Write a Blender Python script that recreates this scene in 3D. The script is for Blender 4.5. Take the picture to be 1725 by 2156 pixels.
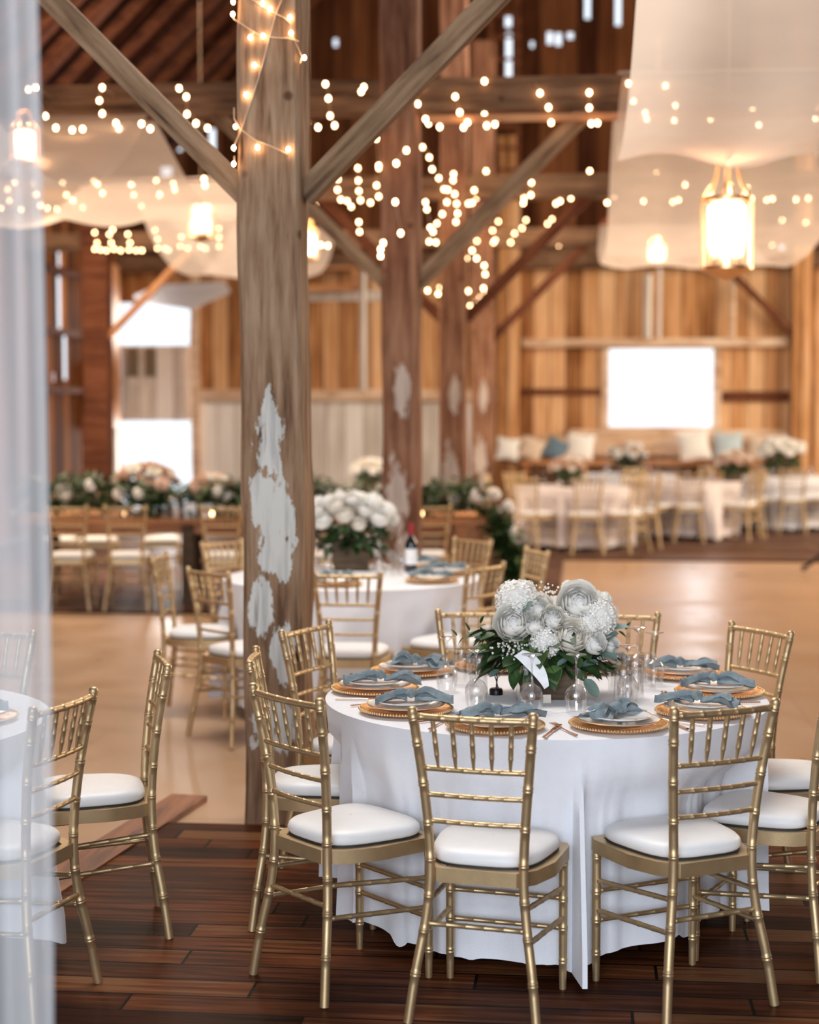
import bpy, math, random
from math import sin, cos, pi, radians, sqrt, atan2, hypot, exp
from mathutils import Vector, Matrix, noise
random.seed(7)
for o in list(bpy.data.objects): bpy.data.objects.remove(o)
sc = bpy.context.scene; col = sc.collection

# ---------------------------------------------------------------- camera
F, YH, H = 3561.0, 856.3, 1.772
TH = math.atan((1078-YH)/F)
cd = bpy.data.cameras.new('camera'); cam = bpy.data.objects.new('camera', cd); col.objects.link(cam)
cam.location = (0,0,H); cam.rotation_euler = (pi/2-TH,0,0)
cd.sensor_fit = 'HORIZONTAL'; cd.sensor_width = 36; cd.lens = F/1725*36
cd.clip_start = .05; cd.clip_end = 200
cd.dof.use_dof = True; cd.dof.focus_distance = 5.45; cd.dof.aperture_fstop = 2.15
sc.camera = cam
# ---------------------------------------------------------------- world, exposure
w = bpy.data.worlds.new('world'); sc.world = w; w.use_nodes = True
bg = w.node_tree.nodes['Background']; bg.inputs[0].default_value = (.83,.91,1,1); bg.inputs[1].default_value = 1.2
sc.view_settings.view_transform = 'Standard'; sc.view_settings.look = 'None'
sc.view_settings.gamma = 1; sc.view_settings.use_curve_mapping = False
sc.view_settings.exposure = 0.34
YAW = .101; OX, OY = -.568, 7.235
def BW(v,u,z=0):   # barn frame -> world
    return Vector((OX+v*cos(YAW)+u*sin(YAW), OY-v*sin(YAW)+u*cos(YAW), z))
def area(name, loc, target, sx, sy, power, color):
    l = bpy.data.lights.new(name,'AREA'); l.shape='RECTANGLE'; l.size=sx; l.size_y=sy; l.energy=power; l.color=color
    o = bpy.data.objects.new(name,l); col.objects.link(o); o.location=loc
    d = Vector(target)-Vector(loc); o.rotation_euler = d.to_track_quat('-Z','Y').to_euler(); return o
# daylight of the big open door behind the photographer
area('open_door_daylight', (-1.5,-5.5,3.4), (0.3,6,.6), 6, 3.6, 590, (.79,.88,1))
# daylight through the far window and the far left doorway
area('window_daylight', BW(3.9,20.9,3.0), BW(3.0,8,0), 1.7, 1.3, 150, (.92,.96,1))
area('doorway_daylight', BW(-5.0,21.4,2.0), BW(-.5,9,.5), 1.6, 3.0, 380, (1,.93,.85))
area('right_side_fill', BW(10.3,13,4.0), BW(0,13,.6), 9, 3.6, 1350, (1,.80,.58))  # added warm fill from the unseen right side
area('left_side_fill', BW(-6.0,11,3.4), BW(2,14,.6), 8, 2.8, 600, (1,.80,.58))  # added warm fill for the rear of the barn, not an opening
area('overhead_fill', BW(-.1,.4,5.7), BW(.9,-1.3,.7), 3, 3, 300, (1,.95,.90))  # added overhead fill for the front table and its flowers

area('drape_fill_right', BW(2.4,10,7.0), BW(2.4,10.5,0), 3.6, 5, 330, (1,.84,.68))  # added fill to brighten the right drapes, no gap in the roof
area('drape_fill_left', BW(-2.7,10.5,6.6), BW(-2.7,11,0), 2.4, 6, 230, (1,.84,.70))  # likewise an added fill, over the left drapes
# ---------------------------------------------------------------- picture -> world helpers
def ray(px,py):
    a=(px-862.5)/F; b=(1078-py)/F
    return Vector((a, cos(TH)+b*sin(TH), b*cos(TH)-sin(TH)))
def P(px,py,d):
    r=ray(px,py); t=d/r.y; return Vector((r.x*t, d, H+r.z*t))
def G(px,py,z=0):
    r=ray(px,py); t=(z-H)/r.z; return Vector((r.x*t, r.y*t, z))
def toB(p):
    x,y=p.x-OX,p.y-OY
    return (x*cos(YAW)-y*sin(YAW), x*sin(YAW)+y*cos(YAW), p.z)
def onU(px,py,u):
    r=ray(px,py); n=Vector((sin(YAW),cos(YAW),0)); p0=BW(0,u); t=(n.dot(p0)-0)/n.dot(r)
    q=Vector((0,0,H))+r*t; b=toB(q); return b[0],b[2]
def onV(px,py,v):
    r=ray(px,py); n=Vector((cos(YAW),-sin(YAW),0)); p0=BW(v,0); t=n.dot(p0)/n.dot(r)
    q=Vector((0,0,H))+r*t; b=toB(q); return b[1],b[2]

# ---------------------------------------------------------------- materials
def nmat(name):
    m=bpy.data.materials.new(name); m.use_nodes=True; nt=m.node_tree
    return m, nt, nt.nodes['Principled BSDF']
def N(nt,t,**k):
    n=nt.nodes.new(t)
    for a,b in k.items(): setattr(n,a,b)
    return n
def ramp(nt, stops, fac=None):
    r=N(nt,'ShaderNodeValToRGB'); e=r.color_ramp.elements
    while len(e)<len(stops): e.new(.5)
    for i,(p,c) in enumerate(stops): e[i].position=p; e[i].color=(*c,1)
    if fac is not None: nt.links.new(fac,r.inputs[0])
    return r
def simple(name, c, rough=.5, metal=0, var=.06, vs=30, bump=0, bs=80, sheen=0, coat=0, spec=.5):
    m,nt,b=nmat(name); L=nt.links
    tc=N(nt,'ShaderNodeTexCoord'); n=N(nt,'ShaderNodeTexNoise'); n.inputs['Scale'].default_value=vs; n.inputs['Detail'].default_value=3
    L.new(tc.outputs['Object'],n.inputs['Vector'])
    lo=tuple(max(0,x*(1-var)) for x in c); hi=tuple(min(1,x*(1+var)) for x in c)
    r=ramp(nt,[(.35,lo),(.65,hi)],n.outputs[0]); L.new(r.outputs[0],b.inputs['Base Color'])
    b.inputs['Roughness'].default_value=rough; b.inputs['Metallic'].default_value=metal
    b.inputs['Specular IOR Level'].default_value=spec
    if sheen: b.inputs['Sheen Weight'].default_value=sheen
    if coat: b.inputs['Coat Weight'].default_value=coat; b.inputs['Coat Roughness'].default_value=.1
    if bump:
        n2=N(nt,'ShaderNodeTexNoise'); n2.inputs['Scale'].default_value=bs; L.new(tc.outputs['Object'],n2.inputs['Vector'])
        bp=N(nt,'ShaderNodeBump'); bp.inputs['Strength'].default_value=bump; bp.inputs['Distance'].default_value=.01
        L.new(n2.outputs[0],bp.inputs['Height']); L.new(bp.outputs[0],b.inputs['Normal'])
    return m
def wood(name, dark, mid, light, axis=2, freq=9, rough=.75, bump=.5, spec=.3, paint=None, cracks=True):
    m,nt,b=nmat(name); L=nt.links
    tc=N(nt,'ShaderNodeTexCoord'); mp=N(nt,'ShaderNodeMapping'); L.new(tc.outputs['Object'],mp.inputs[0])
    s=[freq*4,freq*4,freq*4]; s[axis]=freq*.35; mp.inputs['Scale'].default_value=s
    n=N(nt,'ShaderNodeTexNoise'); n.inputs['Scale'].default_value=1; n.inputs['Detail'].default_value=6; n.inputs['Roughness'].default_value=.6
    L.new(mp.outputs[0],n.inputs['Vector'])
    n2=N(nt,'ShaderNodeTexNoise'); n2.inputs['Scale'].default_value=1.6; n2.inputs['Detail'].default_value=4
    L.new(tc.outputs['Object'],n2.inputs['Vector'])
    mx=N(nt,'ShaderNodeMath',operation='MULTIPLY_ADD'); L.new(n2.outputs[0],mx.inputs[0]); mx.inputs[1].default_value=.6; 
    sb=N(nt,'ShaderNodeMath',operation='ADD'); sb.inputs[1].default_value=-.3; L.new(n.outputs[0],sb.inputs[0]); L.new(sb.outputs[0],mx.inputs[2])
    r=ramp(nt,[(.30,dark),(.48,mid),(.68,light)],mx.outputs[0]); out=r.outputs[0]
    if paint:
        pts,pc=paint; acc=None
        wn=N(nt,'ShaderNodeTexNoise'); wn.inputs['Scale'].default_value=9; wn.inputs['Detail'].default_value=8; wn.inputs['Roughness'].default_value=.68
        mp2=N(nt,'ShaderNodeMapping'); mp2.inputs['Scale'].default_value=(2.2,2.2,.8); L.new(tc.outputs['Object'],mp2.inputs[0]); L.new(mp2.outputs[0],wn.inputs['Vector'])
        for (x,z,rx,rz) in pts:
            q=N(nt,'ShaderNodeMapping'); q.vector_type='POINT'; q.inputs['Scale'].default_value=(1/rx,0,1/rz); q.inputs['Location'].default_value=(-x/rx,0,-z/rz)
            L.new(tc.outputs['Object'],q.inputs[0]); ln=N(nt,'ShaderNodeVectorMath',operation='LENGTH'); L.new(q.outputs[0],ln.inputs[0])
            if acc is None: acc=ln.outputs['Value']
            else:
                mn=N(nt,'ShaderNodeMath',operation='MINIMUM'); L.new(acc,mn.inputs[0]); L.new(ln.outputs['Value'],mn.inputs[1]); acc=mn.outputs[0]
        ad=N(nt,'ShaderNodeMath',operation='MULTIPLY_ADD'); L.new(wn.outputs[0],ad.inputs[0]); ad.inputs[1].default_value=2.6; L.new(acc,ad.inputs[2])
        pr=ramp(nt,[(0,(1,1,1)),(.03,(1,1,1)),(.12,(0,0,0))]); sub=N(nt,'ShaderNodeMath',operation='SUBTRACT'); L.new(ad.outputs[0],sub.inputs[0]); sub.inputs[1].default_value=2.05
        L.new(sub.outputs[0],pr.inputs[0])
        ml=N(nt,'ShaderNodeMath',operation='MULTIPLY'); L.new(pr.outputs[0],ml.inputs[0]); ml.inputs[1].default_value=.9
        mc=N(nt,'ShaderNodeMix',data_type='RGBA'); L.new(ml.outputs[0],mc.inputs[0]); L.new(out,mc.inputs[6]); pv=ramp(nt,[(.35,tuple(q*.72 for q in pc)),(.55,pc)],n.outputs[0]); L.new(pv.outputs[0],mc.inputs[7]); out=mc.outputs[2]
    if cracks:
        mp3=N(nt,'ShaderNodeMapping'); s3=[30,30,30]; s3[axis]=1.6; mp3.inputs['Scale'].default_value=s3; L.new(tc.outputs['Object'],mp3.inputs[0])
        vn=N(nt,'ShaderNodeTexNoise'); vn.inputs['Scale'].default_value=1; vn.inputs['Detail'].default_value=2; L.new(mp3.outputs[0],vn.inputs['Vector'])
        vo=N(nt,'ShaderNodeTexVoronoi'); vo.inputs['Scale'].default_value=3.2; L.new(tc.outputs['Object'],vo.inputs['Vector'])
        kr=ramp(nt,[(0,(.25,.2,.18)),(.045,(.35,.3,.25)),(.09,(1,1,1))],vo.outputs['Distance'])
        cr=ramp(nt,[(.27,(.30,.24,.2)),(.33,(1,1,1))],vn.outputs[0])
        m1=N(nt,'ShaderNodeMix',data_type='RGBA',blend_type='MULTIPLY'); m1.inputs[0].default_value=1; L.new(out,m1.inputs[6]); L.new(cr.outputs[0],m1.inputs[7])
        m2=N(nt,'ShaderNodeMix',data_type='RGBA',blend_type='MULTIPLY'); m2.inputs[0].default_value=1; L.new(m1.outputs[2],m2.inputs[6]); L.new(kr.outputs[0],m2.inputs[7]); out=m2.outputs[2]
    L.new(out,b.inputs['Base Color']); b.inputs['Roughness'].default_value=rough; b.inputs['Specular IOR Level'].default_value=spec
    bp=N(nt,'ShaderNodeBump'); bp.inputs['Strength'].default_value=bump; bp.inputs['Distance'].default_value=.012
    L.new(n.outputs[0],bp.inputs['Height']); L.new(bp.outputs[0],b.inputs['Normal'])
    return m
def siding(name, cols, bw=.24, gap=.012, ax=0, rough=.8, jscale=1.0):
    # vertical boards: every board its own tone, dark joints, grain streaks
    m,nt,b=nmat(name); L=nt.links
    tc=N(nt,'ShaderNodeTexCoord'); sp=N(nt,'ShaderNodeSeparateXYZ'); L.new(tc.outputs['Object'],sp.inputs[0])
    d=N(nt,'ShaderNodeMath',operation='DIVIDE'); L.new(sp.outputs[ax],d.inputs[0]); d.inputs[1].default_value=bw
    fl=N(nt,'ShaderNodeMath',operation='FLOOR'); L.new(d.outputs[0],fl.inputs[0])
    fr=N(nt,'ShaderNodeMath',operation='FRACT'); L.new(d.outputs[0],fr.inputs[0])
    wn=N(nt,'ShaderNodeTexWhiteNoise',noise_dimensions='1D'); L.new(fl.outputs[0],wn.inputs['W'])
    mp=N(nt,'ShaderNodeMapping'); s=[14,14,14]; s[2]=.9; mp.inputs['Scale'].default_value=s; L.new(tc.outputs['Object'],mp.inputs[0])
    n=N(nt,'ShaderNodeTexNoise'); n.inputs['Scale'].default_value=1; n.inputs['Detail'].default_value=5; L.new(mp.outputs[0],n.inputs['Vector'])
    n2=N(nt,'ShaderNodeTexNoise'); n2.inputs['Scale'].default_value=.9; n2.inputs['Detail'].default_value=3; L.new(tc.outputs['Object'],n2.inputs['Vector'])
    a=N(nt,'ShaderNodeMath',operation='MULTIPLY_ADD'); L.new(wn.outputs[0],a.inputs[0]); a.inputs[1].default_value=.55; L.new(n.outputs[0],a.inputs[2])
    c=N(nt,'ShaderNodeMath',operation='MULTIPLY_ADD'); L.new(n2.outputs[0],c.inputs[0]); c.inputs[1].default_value=.5; L.new(a.outputs[0],c.inputs[2])
    sb=N(nt,'ShaderNodeMath',operation='ADD'); sb.inputs[1].default_value=-.52; L.new(c.outputs[0],sb.inputs[0])
    r=ramp(nt,[(.15,cols[0]),(.45,cols[1]),(.85,cols[2])],sb.outputs[0])
    g=N(nt,'ShaderNodeMath',operation='LESS_THAN'); L.new(fr.outputs[0],g.inputs[0]); g.inputs[1].default_value=gap/bw
    mc=N(nt,'ShaderNodeMix',data_type='RGBA'); L.new(g.outputs[0],mc.inputs[0]); L.new(r.outputs[0],mc.inputs[6]); mc.inputs[7].default_value=(.02,.012,.008,1)
    L.new(mc.outputs[2],b.inputs['Base Color']); b.inputs['Roughness'].default_value=rough; b.inputs['Specular IOR Level'].default_value=.04
    bp=N(nt,'ShaderNodeBump'); bp.inputs['Strength'].default_value=.4; bp.inputs['Distance'].default_value=.02; L.new(n.outputs[0],bp.inputs['Height']); L.new(bp.outputs[0],b.inputs['Normal'])
    return m
def planks(name, pal, pw=.125, pl=1.7, rough=.45, mortar=.0035):
    m,nt,b=nmat(name); L=nt.links
    tc=N(nt,'ShaderNodeTexCoord'); sp=N(nt,'ShaderNodeSeparateXYZ'); L.new(tc.outputs['Object'],sp.inputs[0])
    def M(op,a,bv=None,c=None):
        n=N(nt,'ShaderNodeMath',operation=op)
        for i,x in enumerate((a,bv,c)):
            if x is None: continue
            if isinstance(x,(int,float)): n.inputs[i].default_value=x
            else: L.new(x,n.inputs[i])
        return n.outputs[0]
    yy=M('DIVIDE',sp.outputs[1],pw); row=M('FLOOR',yy); fy=M('FRACT',yy)
    wr=N(nt,'ShaderNodeTexWhiteNoise',noise_dimensions='1D'); L.new(row,wr.inputs['W'])
    xx=M('ADD',M('DIVIDE',sp.outputs[0],pl),M('MULTIPLY',wr.outputs[0],7.3)); ci=M('FLOOR',xx); fx=M('FRACT',xx)
    cv=N(nt,'ShaderNodeCombineXYZ'); L.new(row,cv.inputs[0]); L.new(ci,cv.inputs[1])
    wc=N(nt,'ShaderNodeTexWhiteNoise',noise_dimensions='2D'); L.new(cv.outputs[0],wc.inputs['Vector'])
    mp=N(nt,'ShaderNodeMapping'); mp.inputs['Scale'].default_value=(2.2,38,38); L.new(tc.outputs['Object'],mp.inputs[0])
    n=N(nt,'ShaderNodeTexNoise'); n.inputs['Scale'].default_value=1; n.inputs['Detail'].default_value=6; L.new(mp.outputs[0],n.inputs['Vector'])
    n2=N(nt,'ShaderNodeTexNoise'); n2.inputs['Scale'].default_value=1.3; n2.inputs['Detail'].default_value=4; L.new(tc.outputs['Object'],n2.inputs['Vector'])
    t=M('MULTIPLY_ADD',wc.outputs[0],.42,M('MULTIPLY_ADD',n.outputs[0],.7,M('MULTIPLY',n2.outputs[0],.5)))
    r=ramp(nt,[(.52,pal[0]),(.80,pal[1]),(.98,pal[2]),(1,pal[3])],t)
    g=M('MAXIMUM',M('LESS_THAN',fy,mortar/pw*2),M('LESS_THAN',fx,mortar/pl*2))
    mc=N(nt,'ShaderNodeMix',data_type='RGBA'); L.new(g,mc.inputs[0]); L.new(r.outputs[0],mc.inputs[6]); mc.inputs[7].default_value=(.006,.004,.003,1)
    L.new(mc.outputs[2],b.inputs['Base Color'])
    rr=M('MULTIPLY_ADD',n2.outputs[0],.35,rough-.15); L.new(rr,b.inputs['Roughness']); b.inputs['Specular IOR Level'].default_value=.035
    h=M('SUBTRACT',n.outputs[0],M('MULTIPLY',g,1.5))
    bp=N(nt,'ShaderNodeBump'); bp.inputs['Strength'].default_value=.35; bp.inputs['Distance'].default_value=.006; L.new(h,bp.inputs['Height']); L.new(bp.outputs[0],b.inputs['Normal'])
    return m
def concrete(name):
    m,nt,b=nmat(name); L=nt.links; tc=N(nt,'ShaderNodeTexCoord')
    n=N(nt,'ShaderNodeTexNoise'); n.inputs['Scale'].default_value=.55; n.inputs['Detail'].default_value=8; n.inputs['Roughness'].default_value=.62; L.new(tc.outputs['Object'],n.inputs['Vector'])
    r=ramp(nt,[(.3,(.33,.195,.105)),(.5,(.40,.245,.140)),(.7,(.46,.30,.185))],n.outputs[0]); 
    bt=N(nt,'ShaderNodeTexBrick'); bt.inputs['Scale'].default_value=1; bt.inputs['Brick Width'].default_value=2.6; bt.inputs['Row Height'].default_value=1.9; bt.inputs['Mortar Size'].default_value=.012; bt.inputs['Mortar Smooth'].default_value=.6
    bt.inputs['Color1'].default_value=(1,1,1,1); bt.inputs['Color2'].default_value=(.93,.93,.93,1); bt.inputs['Mortar'].default_value=(.86,.84,.82,1); L.new(tc.outputs['Object'],bt.inputs['Vector'])
    mx=N(nt,'ShaderNodeMix',data_type='RGBA',blend_type='MULTIPLY'); mx.inputs[0].default_value=1; L.new(r.outputs[0],mx.inputs[6]); L.new(bt.outputs[0],mx.inputs[7])
    L.new(mx.outputs[2],b.inputs['Base Color']); b.inputs['Specular IOR Level'].default_value=.6
    n3=N(nt,'ShaderNodeTexNoise'); n3.inputs['Scale'].default_value=2.2; n3.inputs['Detail'].default_value=5; L.new(tc.outputs['Object'],n3.inputs['Vector'])
    ma=N(nt,'ShaderNodeMath',operation='MULTIPLY_ADD'); L.new(n3.outputs[0],ma.inputs[0]); ma.inputs[1].default_value=.34; ma.inputs[2].default_value=.17; L.new(ma.outputs[0],b.inputs['Roughness'])
    bp=N(nt,'ShaderNodeBump'); bp.inputs['Strength'].default_value=.12; bp.inputs['Distance'].default_value=.01; L.new(n3.outputs[0],bp.inputs['Height']); L.new(bp.outputs[0],b.inputs['Normal'])
    return m
def fabric_sheer(name, c, alpha, weave=0.15, trans=.5):
    m,nt,b=nmat(name); nt.nodes.remove(b); L=nt.links; out=nt.nodes['Material Output']
    tr=N(nt,'ShaderNodeBsdfTransparent'); df=N(nt,'ShaderNodeBsdfDiffuse'); tl=N(nt,'ShaderNodeBsdfTranslucent')
    df.inputs[0].default_value=(*c,1); tl.inputs[0].default_value=(*c,1)
    a=N(nt,'ShaderNodeMixShader'); a.inputs[0].default_value=trans; L.new(df.outputs[0],a.inputs[1]); L.new(tl.outputs[0],a.inputs[2])
    tc=N(nt,'ShaderNodeTexCoord'); n=N(nt,'ShaderNodeTexNoise'); n.inputs['Scale'].default_value=3; n.inputs['Detail'].default_value=4; L.new(tc.outputs['Object'],n.inputs['Vector'])
    ma=N(nt,'ShaderNodeMath',operation='MULTIPLY_ADD'); L.new(n.outputs[0],ma.inputs[0]); ma.inputs[1].default_value=weave; ma.inputs[2].default_value=alpha-weave/2
    x=N(nt,'ShaderNodeMixShader'); L.new(ma.outputs[0],x.inputs[0]); L.new(tr.outputs[0],x.inputs[1]); L.new(a.outputs[0],x.inputs[2]); L.new(x.outputs[0],out.inputs[0])
    return m
def petal_mat(name,c,tr=.15):
    m,nt,b=nmat(name); L=nt.links; nt.nodes.remove(b); out=nt.nodes['Material Output']
    tc=N(nt,'ShaderNodeTexCoord'); n=N(nt,'ShaderNodeTexNoise'); n.inputs['Scale'].default_value=45; L.new(tc.outputs['Object'],n.inputs['Vector'])
    r=ramp(nt,[(.3,tuple(x*.9 for x in c)),(.7,c)],n.outputs[0])
    df=N(nt,'ShaderNodeBsdfDiffuse'); tl=N(nt,'ShaderNodeBsdfTranslucent'); L.new(r.outputs[0],df.inputs[0]); L.new(r.outputs[0],tl.inputs[0])
    a=N(nt,'ShaderNodeMixShader'); a.inputs[0].default_value=tr; L.new(df.outputs[0],a.inputs[1]); L.new(tl.outputs[0],a.inputs[2]); L.new(a.outputs[0],out.inputs[0]); return m
def glass_mat(name,tint=(1,1,1)):
    m,nt,b=nmat(name); nt.nodes.remove(b); L=nt.links; out=nt.nodes['Material Output']
    tr=N(nt,'ShaderNodeBsdfTransparent'); tr.inputs[0].default_value=(.97*tint[0],.97*tint[1],.97*tint[2],1); gl=N(nt,'ShaderNodeBsdfGlossy'); gl.inputs['Roughness'].default_value=.03
    lw=N(nt,'ShaderNodeLayerWeight'); lw.inputs[0].default_value=.22
    tc=N(nt,'ShaderNodeTexCoord'); n=N(nt,'ShaderNodeTexNoise'); n.inputs['Scale'].default_value=22; L.new(tc.outputs['Object'],n.inputs['Vector'])
    bp=N(nt,'ShaderNodeBump'); bp.inputs['Strength'].default_value=.25; bp.inputs['Distance'].default_value=.004; L.new(n.outputs[0],bp.inputs['Height']); L.new(bp.outputs[0],gl.inputs['Normal'])
    mr=ramp(nt,[(0,(.17,.17,.17)),(.45,(.36,.36,.36)),(1,(.95,.95,.95))],lw.outputs['Facing'])
    x=N(nt,'ShaderNodeMixShader'); L.new(mr.outputs[0],x.inputs[0]); L.new(tr.outputs[0],x.inputs[1]); L.new(gl.outputs[0],x.inputs[2]); L.new(x.outputs[0],out.inputs[0]); return m
def emit(name,c,s):
    m,nt,b=nmat(name); b.inputs['Base Color'].default_value=(*c,1); b.inputs['Emission Color'].default_value=(*c,1); b.inputs['Emission Strength'].default_value=s; return m

MT = {}
MT['gold']=simple('gold_paint',(.55,.395,.215),.40,.74,.08,14,.03,160)
MT['cushion']=simple('white_vinyl',(.80,.79,.78),.42,0,.02,12,.08,220,spec=.4)
MT['dark']=simple('black_trim',(.02,.017,.015),.6)
MT['linen']=simple('white_linen',(.84,.84,.875),.85,0,.025,9,.25,420,sheen=.2)
MT['linen_pink']=simple('blush_linen',(.74,.66,.64),.85,0,.03,9,.2,300)
MT['napkin']=simple('slate_blue_napkin',(.185,.235,.258),.8,0,.22,26,.35,500,sheen=.2)
MT['charger']=simple('amber_gold_glass',(.80,.42,.13),.22,.75,.12,30,.2,90)
MT['porcelain']=simple('porcelain',(.80,.78,.76),.18,0,.03,14,.05,60,coat=.4)
MT['rim']=simple('gilt_rim',(.70,.48,.25),.3,.8)
MT['rose_gold']=simple('rose_gold_metal',(.78,.44,.29),.22,.95,.05)
MT['glass']=glass_mat('clear_glass')
MT['petal']=petal_mat('white_petals',(.97,.95,.90)); MT['cream']=petal_mat('cream_petals',(.95,.90,.81)); MT['blush']=petal_mat('blush_petals',(.74,.52,.40))
MT['leaf']=simple('dark_green_leaf',(.032,.068,.020),.45,0,.5,14,spec=.5)
MT['leaf2']=simple('mid_green_leaf',(.075,.13,.035),.5,0,.4,14)
MT['euca']=simple('eucalyptus_leaf',(.16,.235,.20),.6,0,.2,14)
MT['box_wood']=wood('planter_wood',(.045,.028,.016),(.09,.058,.034),(.15,.10,.062),0,14)
MT['paper']=simple('white_paper',(.86,.87,.88),.7)
MT['kraft']=simple('cream_card',(.78,.72,.60),.7)
MT['black_metal']=simple('black_metal',(.015,.015,.017),.35,.6)
MT['brass']=simple('brass_frame',(.75,.45,.22),.3,.9)
post_paint=([(-.01,1.62,.075,.20),(.0,1.32,.07,.22),(.03,1.15,.09,.12),(-.055,1.38,.05,.14),(.06,1.28,.05,.10),(-.045,.93,.06,.14),(.05,.74,.055,.17),(-.03,.44,.07,.16),(.045,.42,.06,.15)],(.72,.71,.66))
MT['post']=wood('weathered_post_timber',(.115,.060,.032),(.27,.160,.092),(.40,.27,.17),2,7,.8,.9,.2,paint=post_paint)
MT['post2']=wood('far_post_timber',(.09,.036,.020),(.195,.088,.048),(.30,.16,.095),2,5,.8,.6,.2,paint=([(.02,1.9,.07,.25),(-.02,1.1,.10,.30),(.04,.7,.08,.25)],(.50,.42,.36)))
MT['brace']=wood('brace_timber',(.10,.055,.030),(.22,.135,.075),(.33,.215,.13),0,6,.8,.7,.2)
MT['beam']=wood('beam_timber',(.06,.030,.016),(.14,.075,.04),(.24,.135,.075),0,5,.8,.7,.2)
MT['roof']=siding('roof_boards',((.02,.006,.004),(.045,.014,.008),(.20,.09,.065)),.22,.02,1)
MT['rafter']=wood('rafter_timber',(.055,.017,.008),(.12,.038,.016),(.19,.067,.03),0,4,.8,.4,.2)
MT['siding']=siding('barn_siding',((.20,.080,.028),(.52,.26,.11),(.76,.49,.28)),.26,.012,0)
MT['siding_shaded']=siding('shaded_gable_boards',((.035,.011,.005),(.085,.030,.012),(.18,.07,.028)),.30,.016,0)  # shade of the unlit upper gable is put into these board colours
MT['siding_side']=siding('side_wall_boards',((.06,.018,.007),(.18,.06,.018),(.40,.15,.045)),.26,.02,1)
MT['plank']=planks('dark_plank_floor',((.006,.002,.001),(.050,.0135,.0048),(.145,.043,.015),(.16,.07,.03)),.14,1.5,.42,.005)
MT['plank_far']=planks('far_plank_floor',((.030,.013,.008),(.085,.040,.025),(.15,.08,.055),(.19,.11,.08)),.15,2.4,.45)
MT['board']=wood('border_board',(.06,.018,.007),(.17,.055,.020),(.27,.10,.04),1,5,.5,.4,.4)
MT['concrete']=concrete('polished_concrete')
MT['pale']=siding('pale_weathered_boards',((.50,.44,.38),(.74,.69,.63),(.86,.83,.79)),.3,.008,0)
MT['ledge']=wood('pale_ledge_wood',(.40,.24,.14),(.62,.43,.29),(.78,.62,.47),0,4,.7,.3,.2)
MT['orange_wood']=wood('orange_wood',(.22,.08,.025),(.45,.19,.07),(.62,.30,.12),0,4,.55,.3,.4)
MT['white_paint']=simple('white_paint',(.78,.74,.70),.6)
MT['pane']=simple('dusty_pane',(.14,.10,.06),.3)
MT['drape']=fabric_sheer('sheer_drape',(.95,.80,.67),.56,.14,.5)  # white fabric; the warm bulb light is put into this peach tint
MT['curtain']=fabric_sheer('sheer_curtain',(.63,.66,.69),.60,.10,.35)
MT['bulb']=emit('warm_bulb',(1,.62,.33),15)
MT['bulb_near']=emit('warm_bulb_near',(1,.62,.32),34)
MT['wire']=simple('cream_wire',(.55,.38,.24),.5)
MT['lamp']=emit('lamp_glow',(1,.86,.70),14); MT['shade']=emit('frosted_shade',(1,.80,.60),9)
MT['crystal']=glass_mat('crystal',(1,.95,.88))
MT['pillow_blue']=simple('slate_pillow',(.12,.19,.25),.85); MT['pillow_pale']=simple('pale_blue_pillow',(.45,.55,.60),.85); MT['pillow_white']=simple('white_pillow',(.80,.78,.74),.85); MT['pillow_beige']=simple('beige_pillow',(.66,.52,.40),.85)
MT['bottle']=simple('dark_wine_bottle',(.012,.012,.014),.08,0,.1,5,coat=.5); MT['foil']=simple('red_foil',(.45,.03,.05),.35,.4)
MT['candle']=emit('candle_flame',(1,.6,.28),12)
MT['tarp']=petal_mat('white_hatch_cloth',(.86,.86,.88),.6)

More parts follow.
